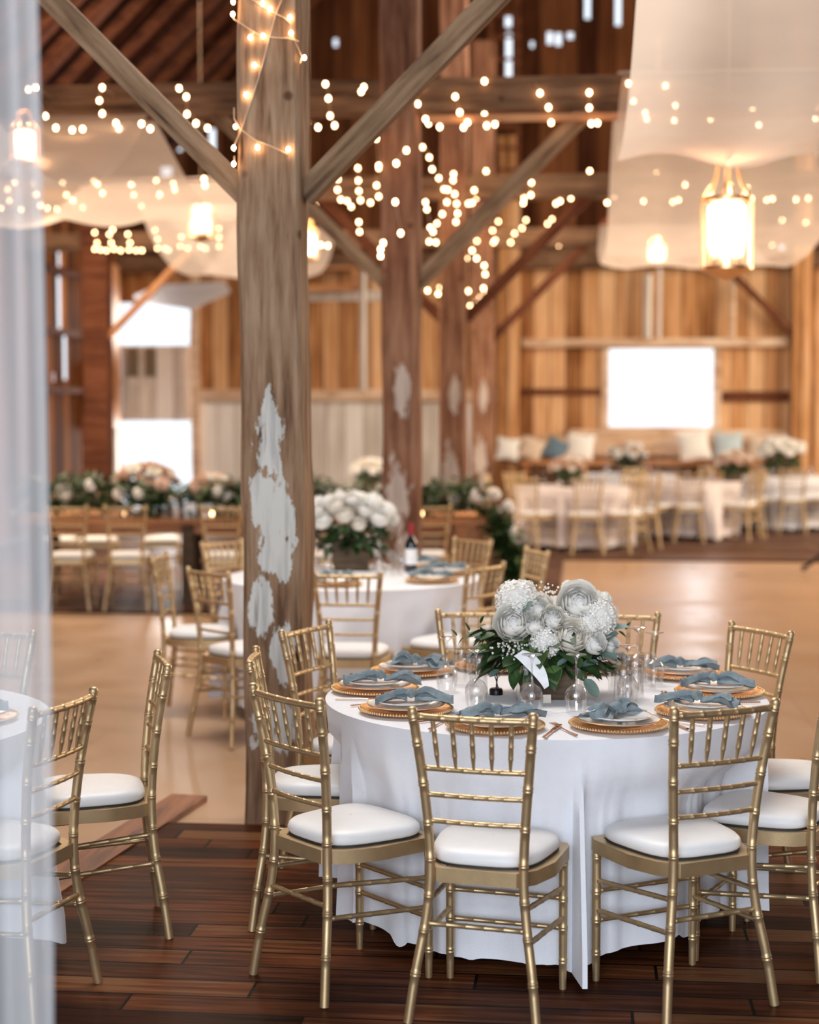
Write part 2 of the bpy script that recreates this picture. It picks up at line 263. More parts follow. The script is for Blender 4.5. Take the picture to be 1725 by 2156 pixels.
# ---------------------------------------------------------------- mesh builder
class MB:
    def __init__(s): s.v=[]; s.f=[]
    def add(s,vs,fs):
        o=len(s.v); s.v+= [tuple(x) for x in vs]; s.f+=[tuple(i+o for i in f) for f in fs]
    def box(s,x0,x1,y0,y1,z0,z1,M=None,bev=0):
        vs=[(x,y,z) for x in (x0,x1) for y in (y0,y1) for z in (z0,z1)]
        if M: vs=[M@Vector(q) for q in vs]
        s.add(vs,[(0,1,3,2),(4,6,7,5),(0,4,5,1),(2,3,7,6),(0,2,6,4),(1,5,7,3)])
    def beam(s,a,b,w,h,up=(0,0,1)):
        a=Vector(a); b=Vector(b); d=(b-a).normalized(); x=d.cross(Vector(up)).normalized(); y=x.cross(d).normalized()
        vs=[p+x*i*w/2+y*j*h/2 for p in (a,b) for i,j in ((-1,-1),(1,-1),(1,1),(-1,1))]
        s.add(vs,[(0,3,2,1),(4,5,6,7),(0,1,5,4),(1,2,6,5),(2,3,7,6),(3,0,4,7)])
    def tube(s,pts,rad,seg=10,cap=True,flat=None):
        pts=[Vector(p) for p in pts]; n=len(pts)
        if not isinstance(rad,(list,tuple)): rad=[rad]*n
        t0=(pts[1]-pts[0]).normalized(); ref=Vector((0,0,1)) if abs(t0.z)<.9 else Vector((0,1,0)); x=t0.cross(ref).normalized()
        vs=[]
        for i,p in enumerate(pts):
            t=(pts[min(i+1,n-1)]-pts[max(i-1,0)]).normalized(); x=(x-t*x.dot(t)).normalized(); y=t.cross(x)
            for k in range(seg):
                a=2*pi*k/seg; vs.append(p+(x*cos(a)+y*sin(a)*(flat or 1))*rad[i])
        fs=[(i*seg+k,i*seg+(k+1)%seg,(i+1)*seg+(k+1)%seg,(i+1)*seg+k) for i in range(n-1) for k in range(seg)]
        if cap: fs+=[tuple(range(seg))[::-1],tuple((n-1)*seg+k for k in range(seg))]
        s.add(vs,fs)
    def lathe(s,prof,seg=24,M=None,cap=False,fn=None):
        vs=[]
        for r,z in prof:
            for k in range(seg):
                a=2*pi*k/seg; rr=r*(fn(a,r) if fn else 1); q=Vector((rr*cos(a),rr*sin(a),z)); vs.append(M@q if M else q)
        n=len(prof); fs=[(i*seg+k,i*seg+(k+1)%seg,(i+1)*seg+(k+1)%seg,(i+1)*seg+k) for i in range(n-1) for k in range(seg)]
        if cap: fs+=[tuple(range(seg))[::-1],tuple((n-1)*seg+k for k in range(seg))]
        s.add(vs,fs)
    def ball(s,c,r,seg=10,rings=6,sc=(1,1,1)):
        c=Vector(c); prof=[(max(1e-5,r*sin(pi*i/rings)),-r*cos(pi*i/rings)) for i in range(rings+1)]
        s.lathe(prof,seg,Matrix.Translation(c)@Matrix.Diagonal((*sc,1)))
    def grid(s,fn,nu,nv,closed=False):
        vs=[fn(i/nu,j/nv) for i in range(nu+(0 if closed else 1)) for j in range(nv+1)]; m=nv+1; k=nu if closed else nu+1
        s.add(vs,[(i*m+j,((i+1)%k)*m+j,((i+1)%k)*m+j+1,i*m+j+1) for i in range(nu) for j in range(nv)])
    def mesh(s,name,mat,smooth=True,ang=45):
        me=bpy.data.meshes.new(name); me.from_pydata(s.v,[],s.f); me.update(); me.materials.append(mat)
        if smooth:
            me.shade_smooth(); me.set_sharp_from_angle(angle=radians(ang))
        return me
    def build(s,name,mat,parent=None,smooth=True,ang=45,loc=None,rot=None):
        o=bpy.data.objects.new(name,s.mesh(name,mat,smooth,ang)); col.objects.link(o)
        if parent: o.parent=parent
        if loc is not None: o.location=loc
        if rot is not None: o.rotation_euler=rot
        return o
def place(name,me,parent,loc=(0,0,0),rot=(0,0,0),sc_=1):
    o=bpy.data.objects.new(name,me); col.objects.link(o); o.parent=parent; o.location=loc; o.rotation_euler=rot
    o.scale=(sc_,)*3; return o
def tag(o,label,cat,group=None,kind=None):
    o['label']=label; o['category']=cat
    if group: o['group']=group
    if kind: o['kind']=kind
    return o
def thing(name,label,cat,loc=(0,0,0),rz=0,group=None):
    o=bpy.data.objects.new(name,None); col.objects.link(o); o.location=loc; o.rotation_euler=(0,0,rz); o.empty_display_size=.1
    return tag(o,label,cat,group)
def struct(o,label=None,cat=None,group=None):
    o['kind']='structure'
    if label: o['label']=label
    if cat: o['category']=cat
    if group: o['group']=group
    return o
def dup(root,loc,rz,label,group=None,z=None):
    r=root.copy(); col.objects.link(r); r.location=loc; r.rotation_euler=(0,0,rz); r['label']=label
    if group: r['group']=group
    for ch in root.children:
        c=ch.copy(); col.objects.link(c); c.parent=r
        for g in ch.children:
            d=g.copy(); col.objects.link(d); d.parent=c
    return r
BL=BW(0,0); BR=(0,0,-YAW)
def barn(mb,name,mat,smooth=False,z=0,v=0,u=0):   # mesh written in barn coordinates around (v,u,z)
    p=BW(v,u,z); return mb.build(name,mat,None,smooth,45,p,BR)
def holed(mb,a0,a1,z0,z1,holes,fn):
    xs=sorted({a0,a1,*[h[0] for h in holes],*[h[1] for h in holes]}); zs=sorted({z0,z1,*[h[2] for h in holes],*[h[3] for h in holes]})
    xs=[x for x in xs if a0<=x<=a1]; zs=[z for z in zs if z0<=z<=z1]
    for i in range(len(xs)-1):
        for j in range(len(zs)-1):
            cx=(xs[i]+xs[i+1])/2; cz=(zs[j]+zs[j+1])/2
            if any(h[0]<cx<h[1] and h[2]<cz<h[3] for h in holes): continue
            fn(mb,xs[i],xs[i+1],zs[j],zs[j+1])

# ================================================================ THE BARN
UB=20.0; VL=-6.2; VR=10.6; SPLIT=3.95
def hole_b(x0,y0,x1,y1):
    a=onU(x0,y1,UB); b=onU(x1,y0,UB); return (a[0],b[0],a[1],b[1])
def hole_l(x0,y0,x1,y1):
    a=onV(x0,y1,VL); b=onV(x1,y0,VL); return (a[0],b[0],a[1],b[1])
win=hole_b(1282,734,1503,900)
door=list(hole_b(256,637,412,1088)); door[2]=.001
slits=[(1064,33,1077,57),(1065,68,1078,178),(1152,66,1164,93),(1170,68,1182,96),(1195,67,1207,82),(1296,-20,1308,54),(702,80,711,98),(440,270,453,322),(338,350,362,372),(364,300,383,318),(1071,424,1084,470),(1071,500,1086,522),(1232,546,1244,563),(1640,512,1654,526),(1232,-30,1243,40),(1117,86,1124,100)]
holes=[win,tuple(door)]+[hole_b(*s) for s in slits]
holes=[(h[0],h[1],h[2],h[3]) for h in holes]
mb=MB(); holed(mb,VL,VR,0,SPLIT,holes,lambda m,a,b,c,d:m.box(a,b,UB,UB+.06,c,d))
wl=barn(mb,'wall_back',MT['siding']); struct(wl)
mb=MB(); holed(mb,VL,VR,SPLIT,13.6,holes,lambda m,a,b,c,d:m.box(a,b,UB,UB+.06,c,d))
struct(barn(mb,'wall_back_gable',MT['siding_shaded']))
ls=[(122,583,135,699),(134,708,147,799),(112,785,122,803),(122,520,134,574),(212,540,225,583),(200,883,228,1000),(216,735,229,783),(196,560,203,640)]
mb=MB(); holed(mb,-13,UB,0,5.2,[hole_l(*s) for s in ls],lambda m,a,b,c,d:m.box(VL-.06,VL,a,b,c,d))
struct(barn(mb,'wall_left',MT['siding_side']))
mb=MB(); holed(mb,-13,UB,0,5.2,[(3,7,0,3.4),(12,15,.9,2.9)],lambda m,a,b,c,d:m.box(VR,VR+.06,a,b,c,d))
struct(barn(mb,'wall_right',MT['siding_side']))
# roof
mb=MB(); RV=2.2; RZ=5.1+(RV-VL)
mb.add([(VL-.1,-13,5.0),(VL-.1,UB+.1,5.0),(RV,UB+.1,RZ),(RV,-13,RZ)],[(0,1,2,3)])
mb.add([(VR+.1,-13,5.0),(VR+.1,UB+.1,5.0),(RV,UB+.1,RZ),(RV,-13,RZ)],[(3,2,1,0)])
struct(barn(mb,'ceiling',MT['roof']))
for i in range(22):
    u=UB-.25-i*.95; mb=MB(); mb.beam((VL,0,4.93),(RV,0,RZ-.15),.09,.16,(0,1,0))
    if i==0: rme=mb.mesh('rafter',MT['rafter'],False)
    o=bpy.data.objects.new('rafter',rme); col.objects.link(o); o.location=BW(0,u,0); o.rotation_euler=BR; struct(o,'dark rafter sloping under the barn roof','rafter','roof rafters')
# floors
mb=MB(); mb.box(VL,VR,-13,UB,-.12,-.02); struct(barn(mb,'floor',MT['concrete']))
A_=BW(0,0)
pf=MB(); b0=toB(G(390,1692)); b1=toB(G(100,1879)); k=(b1[0]-b0[0])/(b1[1]-b0[1])
def bx(u): return b0[0]+k*(u-b0[1])
pf.add([(bx(-10),-10,-.0),(VR,-10,0),(VR,b0[1]-.02,0),(bx(b0[1]),b0[1]-.02,0),(bx(-10),-10,-.06),(VR,-10,-.06),(VR,b0[1]-.02,-.06),(bx(b0[1]),b0[1]-.02,-.06)],[(0,1,2,3),(0,4,5,1),(2,6,7,3),(3,7,4,0)])
pf.v=[(x,y-.32 if y>-5 else y,z) for x,y,z in pf.v]
struct(barn(pf,'floor_front_planks',MT['plank']))
mb=MB(); q0=(bx(.33),.33); q1=(bx(-9),-9)
mb.beam((q0[0]-.03,q0[1],-.012),(q1[0]-.03,q1[1],-.012),.17,.04); struct(barn(mb,'trim_floor_border',MT['board']))
mb=MB(); l0=toB(G(110,1285))[1]; mb.box(VL,1.1,l0,UB,-.03,-.005); struct(barn(mb,'floor_left_planks',MT['plank_far']))
mb=MB(); r0=toB(G(1400,1178))[1]; mb.box(1.1,VR,r0,UB,-.03,0.0); struct(barn(mb,'floor_right_planks',MT['plank_far']))

# posts: hand-hewn timbers
def hewn(v,u,w,z1,mat,seed,name='timber_post',z0=-.02):
    mb=MB(); n=26; c=.016
    sec=[(-w/2+c,-w/2),(0,-w/2-.002),(w/2-c,-w/2),(w/2,-w/2+c),(w/2,0),(w/2,w/2-c),(w/2-c,w/2),(-w/2+c,w/2),(-w/2,w/2-c),(-w/2,0),(-w/2,-w/2+c)]
    sg=len(sec); vs=[]
    for i in range(n+1):
        z=z0+(z1-z0)*i/n
        for j,(x,y) in enumerate(sec):
            q=noise.noise(Vector((x*4+seed,y*4,z*1.9)))*.012+noise.noise(Vector((x*9+seed,y*9,z*6)))*.005
            f=1+q/(w/2); vs.append((x*f+.006*sin(z*1.3+seed),y*f,z))
    fs=[(i*sg+j,i*sg+(j+1)%sg,(i+1)*sg+(j+1)%sg,(i+1)*sg+j) for i in range(n) for j in range(sg)]+[tuple(range(sg))[::-1],tuple(n*sg+j for j in range(sg))]
    mb.add(vs,fs); o=mb.build(name,mat,None,True,30,BW(v,u,0),BR); return o
PZ=4.09
struct(hewn(0,0,.262,PZ,MT['post'],1.3),'weathered hand-hewn timber post with patches of white paint, nearest post','post')
pl=['second timber post behind the nearest, with faded white patches','third timber post along the middle row of the barn','fourth reddish timber post in front of the far wall']
for i,u in enumerate((5.05,10.1,15.2)):
    struct(hewn(0,u,.27 if i<2 else .30,8.2 if i==0 else 6.5,MT['post2'],5.1+i*3),pl[i],'post')
struct(hewn(-5.2,15.2,.34,5.2,MT['rafter'],4),'thick dark timber post near the left wall','post')
a=onU(1070,900,UB-.2); struct(hewn(a[0],UB-.2,.34,6,MT['siding'],9),'broad pale timber post against the far wall','post')
a=onU(1684,900,UB-.2); struct(hewn(a[0],UB-.2,.28,6,MT['siding'],12),'timber post against the far wall right of the bright window','post')
a=onU(413,900,UB-.15); struct(hewn(a[0],UB-.15,.14,4.2,MT['ledge'],14),'slim timber jamb post right of the far left doorway','post')
# tie beams and braces
def tbeam(u,z0,z1,v0=VL,v1=VR,mat='beam',lab=None,w=.24,name='tie_beam'):
    mb=MB(); mb.box(v0,v1,-w/2,w/2,-(z1-z0)/2,(z1-z0)/2); o=barn(mb,name,MT[mat],False,(z0+z1)/2,0,u); struct(o,lab,'beam' if lab else None); return o
tbeam(0,3.86,4.09,lab='heavy tie beam carried by the nearest post')
tbeam(5.05,3.86,4.09,lab='heavy tie beam on the second post, draped with string lights')
mb=MB(); mb.box(.2,VR,-.14,-.10,-.025,.025); struct(barn(mb,'lit_edge_strip',MT['orange_wood'],False,3.80,0,5.05),'thin orange strip standing for the lit lower edge of the tie beam','strip')  # orange strip stands for light caught on the beam's lower edge
tbeam(10.1,3.86,4.09,lab='tie beam on the third post'); tbeam(15.2,3.86,4.09,lab='tie beam on the fourth post')
tbeam(UB-.2,3.95,4.2,lab='tie beam across the far gable wall')
def brace(v,u,side,label,mat='brace',z0=2.66,L=1.28,t=.095,dep=.09,v0=.12):
    mb=MB(); p0=Vector((side*v0,0,z0)); p1=Vector((side*(v0+L),0,z0+L*1.0)); mid=(p0+p1)/2
    d=(p1-p0).length; mb2=MB(); mb2.box(-d/2,d/2,-dep/2,dep/2,-t/2,t/2)
    o=mb2.build('knee_brace',MT[mat],None,False,45,BW(v+mid.x,u,mid.z)); 
    o.matrix_world=Matrix.Translation(BW(v+mid.x,u,mid.z))@Matrix.Rotation(-YAW,4,'Z')@Matrix.Rotation(-side*radians(45),4,'Y'); struct(o,label,'brace')
brace(0,0,-1,'grey-brown knee brace rising left from the nearest post'); brace(0,0,1,'grey-brown knee brace rising right from the nearest post')
brace(0,5.05,-1,'knee brace rising left from the second post'); brace(0,5.05,1,'knee brace rising right from the second post',t=.12)
brace(0,10.1,1,'dark knee brace rising right from the third post','rafter',t=.11); brace(0,10.1,-1,'dark knee brace rising left from the third post','rafter',t=.11)
brace(0,15.2,1,'dark brace of the fourth post','rafter',t=.11,L=1.6)
brace(-5.2,15.2,1,'reddish brace rising right from the dark left post','orange_wood',t=.09,v0=.1)
a=onU(1684,900,UB-.25); brace(a[0],UB-.25,-1,'dark brace left of the far right post','rafter',t=.10,z0=2.9,L=1.0)
# wall furniture: ledges, rails, pipes
def wbox(name,x0,y0,x1,y1,mat,dep=.12,u=UB,label=None,cat='ledge',off=0):
    a=onU(x0,y1,u-dep/2-off); b=onU(x1,y0,u-dep/2-off); mb=MB(); cx=(a[0]+b[0])/2; cz=(a[1]+b[1])/2; w=b[0]-a[0]; h=b[1]-a[1]
    mb.box(-w/2,w/2,-dep/2,dep/2,-h/2,h/2); return struct(barn(mb,name,MT[mat],False,cz,cx,u-dep/2-off),label,cat if label else None)
wbox('wall_girt',1100,712,1658,731,'ledge',.16,label='pale horizontal board above the bright window')
wbox('wall_girt',1200,905,1660,921,'ledge',.14,label='pale sill board under the bright window')
wbox('wall_girt',1100,818,1268,832,'rafter',.05,label='dark girt left of the bright window')
wbox('wall_girt',1520,824,1662,846,'rafter',.05,label='dark girt right of the bright window')
wbox('wall_girt',416,820,1045,844,'ledge',.14,label='pale ledge board along the far wall left of the window')
wbox('wall_girt',640,612,806,634,'pale',.06,label='grey horizontal strip on the far wall')
wbox('wall_girt',1090,512,1275,545,'beam',.1,label='dark girt high on the far wall')
fr=[(1268,728,1283,905),(1502,728,1520,905),(1268,722,1520,735),(1268,899,1520,909)]
mb=MB()
for x0,y0,x1,y1 in fr:
    a=onU(x0,y1,UB-.04); b=onU(x1,y0,UB-.04); mb.box(a[0],b[0],UB-.08,UB,a[1],b[1])
struct(barn(mb,'window_1',MT['ledge']))
mb=MB()
for x0,y0,x1,y1 in [(640,560,752,568),(640,600,752,614),(742,560,754,614)]:
    a=onU(x0,y1,UB-.3); b=onU(x1,y0,UB-.3); mb.box(a[0],b[0],UB-.36,UB-.24,a[1],b[1])
struct(barn(mb,'trim_loft_frame',MT['orange_wood']),'orange timber frame high on the far wall','frame')
for (x,y0,y1,lab,r,m) in [(765,560,822,'grey pipe running down the far wall left of the second post',.055,'pale'),(1363,578,712,'grey pipe above the bright window',.07,'pale'),(1388,560,712,'thin cream drop cord above the bright window',.03,'white_paint'),(1542,575,712,'cream pipe above the right part of the window',.055,'ledge')]:
    a=onU(x,y1,UB-.2); b=onU(x,y0,UB-.2); mb=MB(); mb.tube([(0,0,-(b[1]-a[1])/2),(0,0,(b[1]-a[1])/2)],r,8)
    o=mb.build('wall_pipe',MT[m],None,True,45,BW(a[0],UB-.2,(a[1]+b[1])/2),BR); tag(o,lab,'pipe')
wbox('wall_wainscot',424,846,1036,1091,'pale',.03,label='whitewashed boards low on the far wall left of the window',cat='boards')
# ladder
t=thing('wooden_ladder','dark wooden ladder fixed high on the far gable wall','ladder',BW(onU(1062,380,UB-.5)[0],UB-.5,onU(1062,385,UB-.5)[1]),-YAW)
for sx in (-1,1):
    mb=MB(); mb.box(sx*.215-.035,sx*.215+.035,-.03,.03,0,3.4); mb.build('ladder_rail',MT['rafter'],t,False)
for k in range(10):
    mb=MB(); mb.box(-.2,.2,-.02,.02,-.025,.025); mb.build('rung',MT['rafter'],t,False,loc=(0,0,.2+k*.34))
# barn door with two-pane window in the far-left doorway
def atU(px,py,u): a=onU(px,py,u); return a
a=onU(258,886,UB); b=onU(401,727,UB)
t=thing('door_1','pale weathered barn door panel with a small two-pane window','door',BW((a[0]+b[0])/2,UB,a[1]),-YAW); t['kind']='structure'
w_=b[0]-a[0]; h_=b[1]-a[1]
mb=MB(); mb.box(-w_/2,w_/2,-.03,.03,0,h_); mb.build('door_panel',MT['pale'],t,False)
for x0,x1 in ((269,291),(305,327)):
    p=onU(x0,793,UB-.05); q=onU(x1,732,UB-.05); mb=MB(); mb.box(p[0]-(a[0]+b[0])/2,q[0]-(a[0]+b[0])/2,-.06,-.032,p[1]-a[1],q[1]-a[1]); mb.build('pane',MT['pane'],t,False)
mb=MB()
for z in (.02,h_-.1,.60): mb.box(-w_/2,w_/2,-.055,-.032,z,z+.07)
mb.build('door_rail',MT['pale'],t,False)
p=onU(230,990,UB-.6); q=onU(249,829,UB-.6); mb=MB(); mb.box(-.07,.07,-.05,.05,0,q[1]); o=mb.build('doorway_stud',MT['white_paint'],None,False,45,BW((p[0]+q[0])/2,UB-.6,0),BR); struct(o,'white painted stud left of the far doorway','stud')
# side framing on left wall
for (x0,y0,x1,y1,lab) in [(186,760,202,905,'short tan board beside the dark left post'),(205,560,214,830,'orange stud of the left wall, nearer one'),(232,560,245,900,'orange stud of the left wall by the corner'),]:
    a=onV(x0,y1,VL+.1); b=onV(x1,y0,VL+.1); mb=MB(); mb.box(-.05,.05,-(b[0]-a[0])/2,(b[0]-a[0])/2,-(b[1]-a[1])/2,(b[1]-a[1])/2)
    struct(barn(mb,'wall_stud',MT['orange_wood'],False,(a[1]+b[1])/2,VL+.1,(a[0]+b[0])/2),lab,'stud')
for (y,lab) in [(575,'upper orange rail of the left wall'),(702,'middle orange rail of the left wall'),(822,'lower orange rail of the left wall')]:
    a=onV(150,y,VL+.08); mb=MB(); mb.box(-.04,.04,-2.0,2.0,-.045,.045); struct(barn(mb,'wall_rail',MT['rafter'],False,a[1],VL+.06,UB-2.6),lab,'rail')
# lifted white hatch over the doorway
mb=MB(); c0=P(390,625,26.4); hp=[(282,626,26.9),(330,604,26.3),(470,596,25.2),(485,616,25.0),(404,652,25.6),(300,638,26.6)]
mb.add([P(*q)-c0 for q in hp],[(0,1,2,3,4,5)]); mb.add([Vector(x)+Vector((0,.03,.03)) for x in mb.v],[(5,4,3,2,1,0)])
tag(mb.build('lifted_hatch',MT['tarp'],None,False,45,c0),'white lifted hatch panel above the far left doorway','hatch')

# ================================================================ CHIAVARI CHAIRS
def lerp(a,b,t): return a+(b-a)*t
def curve(pts,t):
    n=len(pts)-1; f=min(max(t*n,0),n-1e-6); i=int(f); f-=i
    p0=pts[max(i-1,0)]; p1=pts[i]; p2=pts[i+1]; p3=pts[min(i+2,n)]
    return tuple(.5*((2*b)+(-a+c)*f+(2*a-5*b+4*c-d)*f*f+(-a+3*b-3*c+d)*f**3) for a,b,c,d in zip(p0,p1,p2,p3))
def pole(mb,pts,r,nodes,ringr=None,rings=2,seg=10,n=30,taper=None,flat=None):
    # bamboo-look pole: smooth path with raised double rings at the given fractions
    ts=[i/n for i in range(n+1)]; L=sum((Vector(curve(pts,(i+1)/n))-Vector(curve(pts,i/n))).length for i in range(n))
    ev=[]; w=.0026/L
    for nd in nodes:
        for q in ([-.0042/L,.0042/L] if rings==2 else [0]):
            for dt,f in ((-w*1.3,1),(-w*.6,1.11),(w*.6,1.11),(w*1.3,1)): ev.append((nd+q+dt,f))
    base=[(t,1) for t in ts if all(abs(t-nd)>.012/L for nd in nodes)]
    allp=sorted(base+ev); 
    rr=[ (taper(t) if taper else 1)*r*f for t,f in allp]
    mb.tube([curve(pts,min(max(t,0),1)) for t,f in allp],rr,seg,True,flat)
WT,YT,WS,WF,YF,HF,FF=.176,-.053,.136,.190,-.050,.178,.360
def backx(z):   # x and y of the right rear post at height z
    pts=[(WF,YF,0),(.172,-.030,.15),(.150,-.008,.29),(WS+.002,0,.42),(.142,-.004,.56),(.157,-.022,.73),(WT,YT,.92)]
    best=min((abs(curve(pts,t/200)[2]-z),t) for t in range(201))[1]; return curve(pts,best/200)
def make_chair(label,group,loc,rz):
    t=thing('chiavari_chair',label,'chair',loc,rz,group); g=MT['gold']
    for s in (-1,1):
        mb=MB(); pts=[(s*WF,YF,0),(s*.172,-.030,.15),(s*.150,-.008,.29),(s*(WS+.002),0,.42),(s*.142,-.004,.56),(s*.157,-.022,.73),(s*WT,YT,.905)]
        pole(mb,pts,.0142,(.155,.30,.43,.565,.685,.80,.905,.975),seg=12,n=40); 
        M_=Matrix.Translation(Vector(pts[-1])); mb.lathe([(.0001,.017),(.008,.016),(.0135,.011),(.0150,.004),(.0142,-.004)],12,M_)
        mb.build('back_post',g,t,True,60)
        mb=MB(); pts=[(s*HF,FF,0),(s*HF,FF,.14),(s*HF,FF,.28),(s*HF,FF,.42)]
        pole(mb,pts,.0135,(.22,.45,.66,.9),seg=12,n=20,taper=lambda q:.8+.2*min(1,q*3)); mb.build('leg',g,t,True,60)
    def cross(z,r,nn,name,bow=.012,fl=None):
        x,y,_=backx(z); mb=MB(); pole(mb,[(-x,y,z),(-x*.5,y-bow*.75,z),(0,y-bow,z),(x*.5,y-bow*.75,z),(x,y,z)],r,[ (k+.5)/nn for k in range(nn)],rings=1,seg=8,n=24); return mb.build(name,g,t,True,60)
    cross(.893,.0105,6,'top_rail',.016); cross(.742,.0085,6,'back_rail'); cross(.664,.0078,7,'back_rail'); cross(.586,.0078,7,'back_rail')
    for k in range(5):
        f=(k+1)/6*2-1; x1,y1,_=backx(.893); x0,y0,_=backx(.742); b1=.016*(1-f*f); b0=.012*(1-f*f)
        mb=MB(); pole(mb,[(f*x0,y0-b0,.745),(f*lerp(x0,x1,.5),lerp(y0-b0,y1-b1,.5),.82),(f*x1,y1-b1,.89)],.0078,(.28,.5,.72),rings=1,seg=8,n=16,taper=lambda q:.42+.58*min(1,q/.33) if q<.33 else 1.0-.1*(q-.33)); mb.build('spindle',g,t,True,60)
    # seat frame: band with clipped rear corners
    out=[(-.118,-.008),(.118,-.008),(.165,.045),(.198,.15),(.200,.34),(.186,.378),(-.186,.378),(-.200,.34),(-.198,.15),(-.165,.045)]
    mb=MB(); n=len(out); inn=[(x*.86,.185+(y-.185)*.86) for x,y in out]
    vs=[(x,y,.407) for x,y in out]+[(x,y,.449) for x,y in out]+[(x,y,.449) for x,y in inn]+[(x,y,.407) for x,y in inn]
    fs=[]
    for q in range(4):
        for i in range(n): fs.append((q*n+i,q*n+(i+1)%n,((q+1)%4)*n+(i+1)%n,((q+1)%4)*n+i))
    mb.add(vs,fs); mb.build('seat_frame',g,t,True,25)
    def pad(sc,z):   # rounded seat outline
        r=[]
        for i in range(40):
            a=2*pi*i/40; ca,sa=cos(a),sin(a); e=2/3.6
            x=abs(ca)**e*(1 if ca>0 else -1); y=abs(sa)**e*(1 if sa>0 else -1)
            wv=.176+.022*y; r.append((x*wv*sc,.192+y*.178*sc,z))
        return r
    mb=MB(); lv=[(.985,.449),(.985,.456)]; vs=[]
    for s_,z in lv: vs+=pad(s_,z)
    mb.add(vs,[(i,(i+1)%40,40+(i+1)%40,40+i) for i in range(40)]+[tuple(range(40))[::-1],tuple(range(40,80))]); mb.build('cushion_base',MT['dark'],t,True,40)
    lv=[(.97,.456),(1.0,.462),(1.005,.472),(.985,.483),(.94,.491),(.84,.497),(.65,.501),(.4,.503),(.15,.504),(.01,.504)]
    mb=MB(); vs=[]
    for s_,z in lv: vs+=pad(s_,z)
    mb.add(vs,[(j*40+i,j*40+(i+1)%40,(j+1)*40+(i+1)%40,(j+1)*40+i) for j in range(len(lv)-1) for i in range(40)]); mb.build('seat_cushion',MT['cushion'],t,True,60)
    def st(a,b,nn,r=.0082):
        mb=MB(); pole(mb,[a,tuple(lerp(p,q,.5) for p,q in zip(a,b)),b],r,[(k+.5)/nn for k in range(nn)],rings=1,seg=8,n=12); mb.build('stretcher',g,t,True,60)
    x,y,_=backx(.285); st((-x,y,.285),(x,y,.285),6)
    for z in (.282,.19): st((-HF,FF,z),(HF,FF,z),6)
    for s in (-1,1):
        for z0,z1 in ((.345,.315),(.25,.222)):
            x,y,_=backx(z0); st((s*x,y,z0),(s*HF,FF,z1),6)
    return t
chair0=None; CH=[]
def chair(x,y,rz,label,group,z=0):
    global chair0
    CH.append((x,y,rz))
    if chair0 is None: chair0=make_chair(label,group,(x,y,z),rz); return chair0
    return dup(chair0,(x,y,z),rz,label,group)
g1='gold chairs around the nearest table'
chair(.192,4.765,-.296,'gold bamboo-style chair with white cushion, middle of the three front chairs',g1)
chair(.89,4.883,.434,'gold bamboo-style chair at the front right of the nearest table',g1)
chair(-.332,5.077,-.893,'gold bamboo-style chair at the front left of the nearest table',g1)
chair(-.49,5.82,-1.54,'gold chair seen edge-on between the front left chair and the painted post',g1)
chair(-.359,6.56,-2.06,'gold chair behind the left plates, its back in front of the painted post edge',g1)
chair(.30,7.05,-3.09,'gold chair behind the nearest flowers, left one peeking out',g1)
chair(.85,6.98,2.93,'gold chair behind the nearest flowers, right one peeking out',g1)
chair(1.323,6.53,2.06,'gold chair standing back right of the nearest table against tan floor',g1)
chair(1.318,5.30,1.05,'gold chair cut by the right edge of the photo, nearer one',g1)
chair(1.52,5.93,1.60,'gold chair cut by the right edge, cushion glimpsed behind the nearer one',g1)
g2='gold chairs around the table behind the post'
chair(-.32,8.786,-.10,'gold chair with its back to us at the second table, right of the painted post',g2)
chair(-1.024,8.907,-.812,'gold chair partly hidden by the painted post, front left of the second table',g2)
chair(-1.397,9.758,-1.654,'gold chair seen from the side, leftmost at the second table',g2)
chair(-1.16,10.75,-2.262,'gold chair behind the post at the far left of the second table',g2)
chair(.37,10.95,2.263,'gold chair at the far right of the second table',g2)
chair(.372,9.188,.938,'gold chair at the front right of the second table, above the big white flowers',g2)
chair(.72,10.16,1.876,'gold chair standing alone right of the second table by the hanging greenery',g2)
g3='gold chairs at the left table behind the curtain'
chair(-1.067,4.951,1.254,'gold chair half covered by the sheer curtain at the left edge',g3)
chair(-.895,5.72,1.81,'gold chair seen edge-on at the left, uncovered by the curtain',g3)
chair(-1.62,6.42,2.8,'gold chair veiled completely by the sheer curtain',g3)

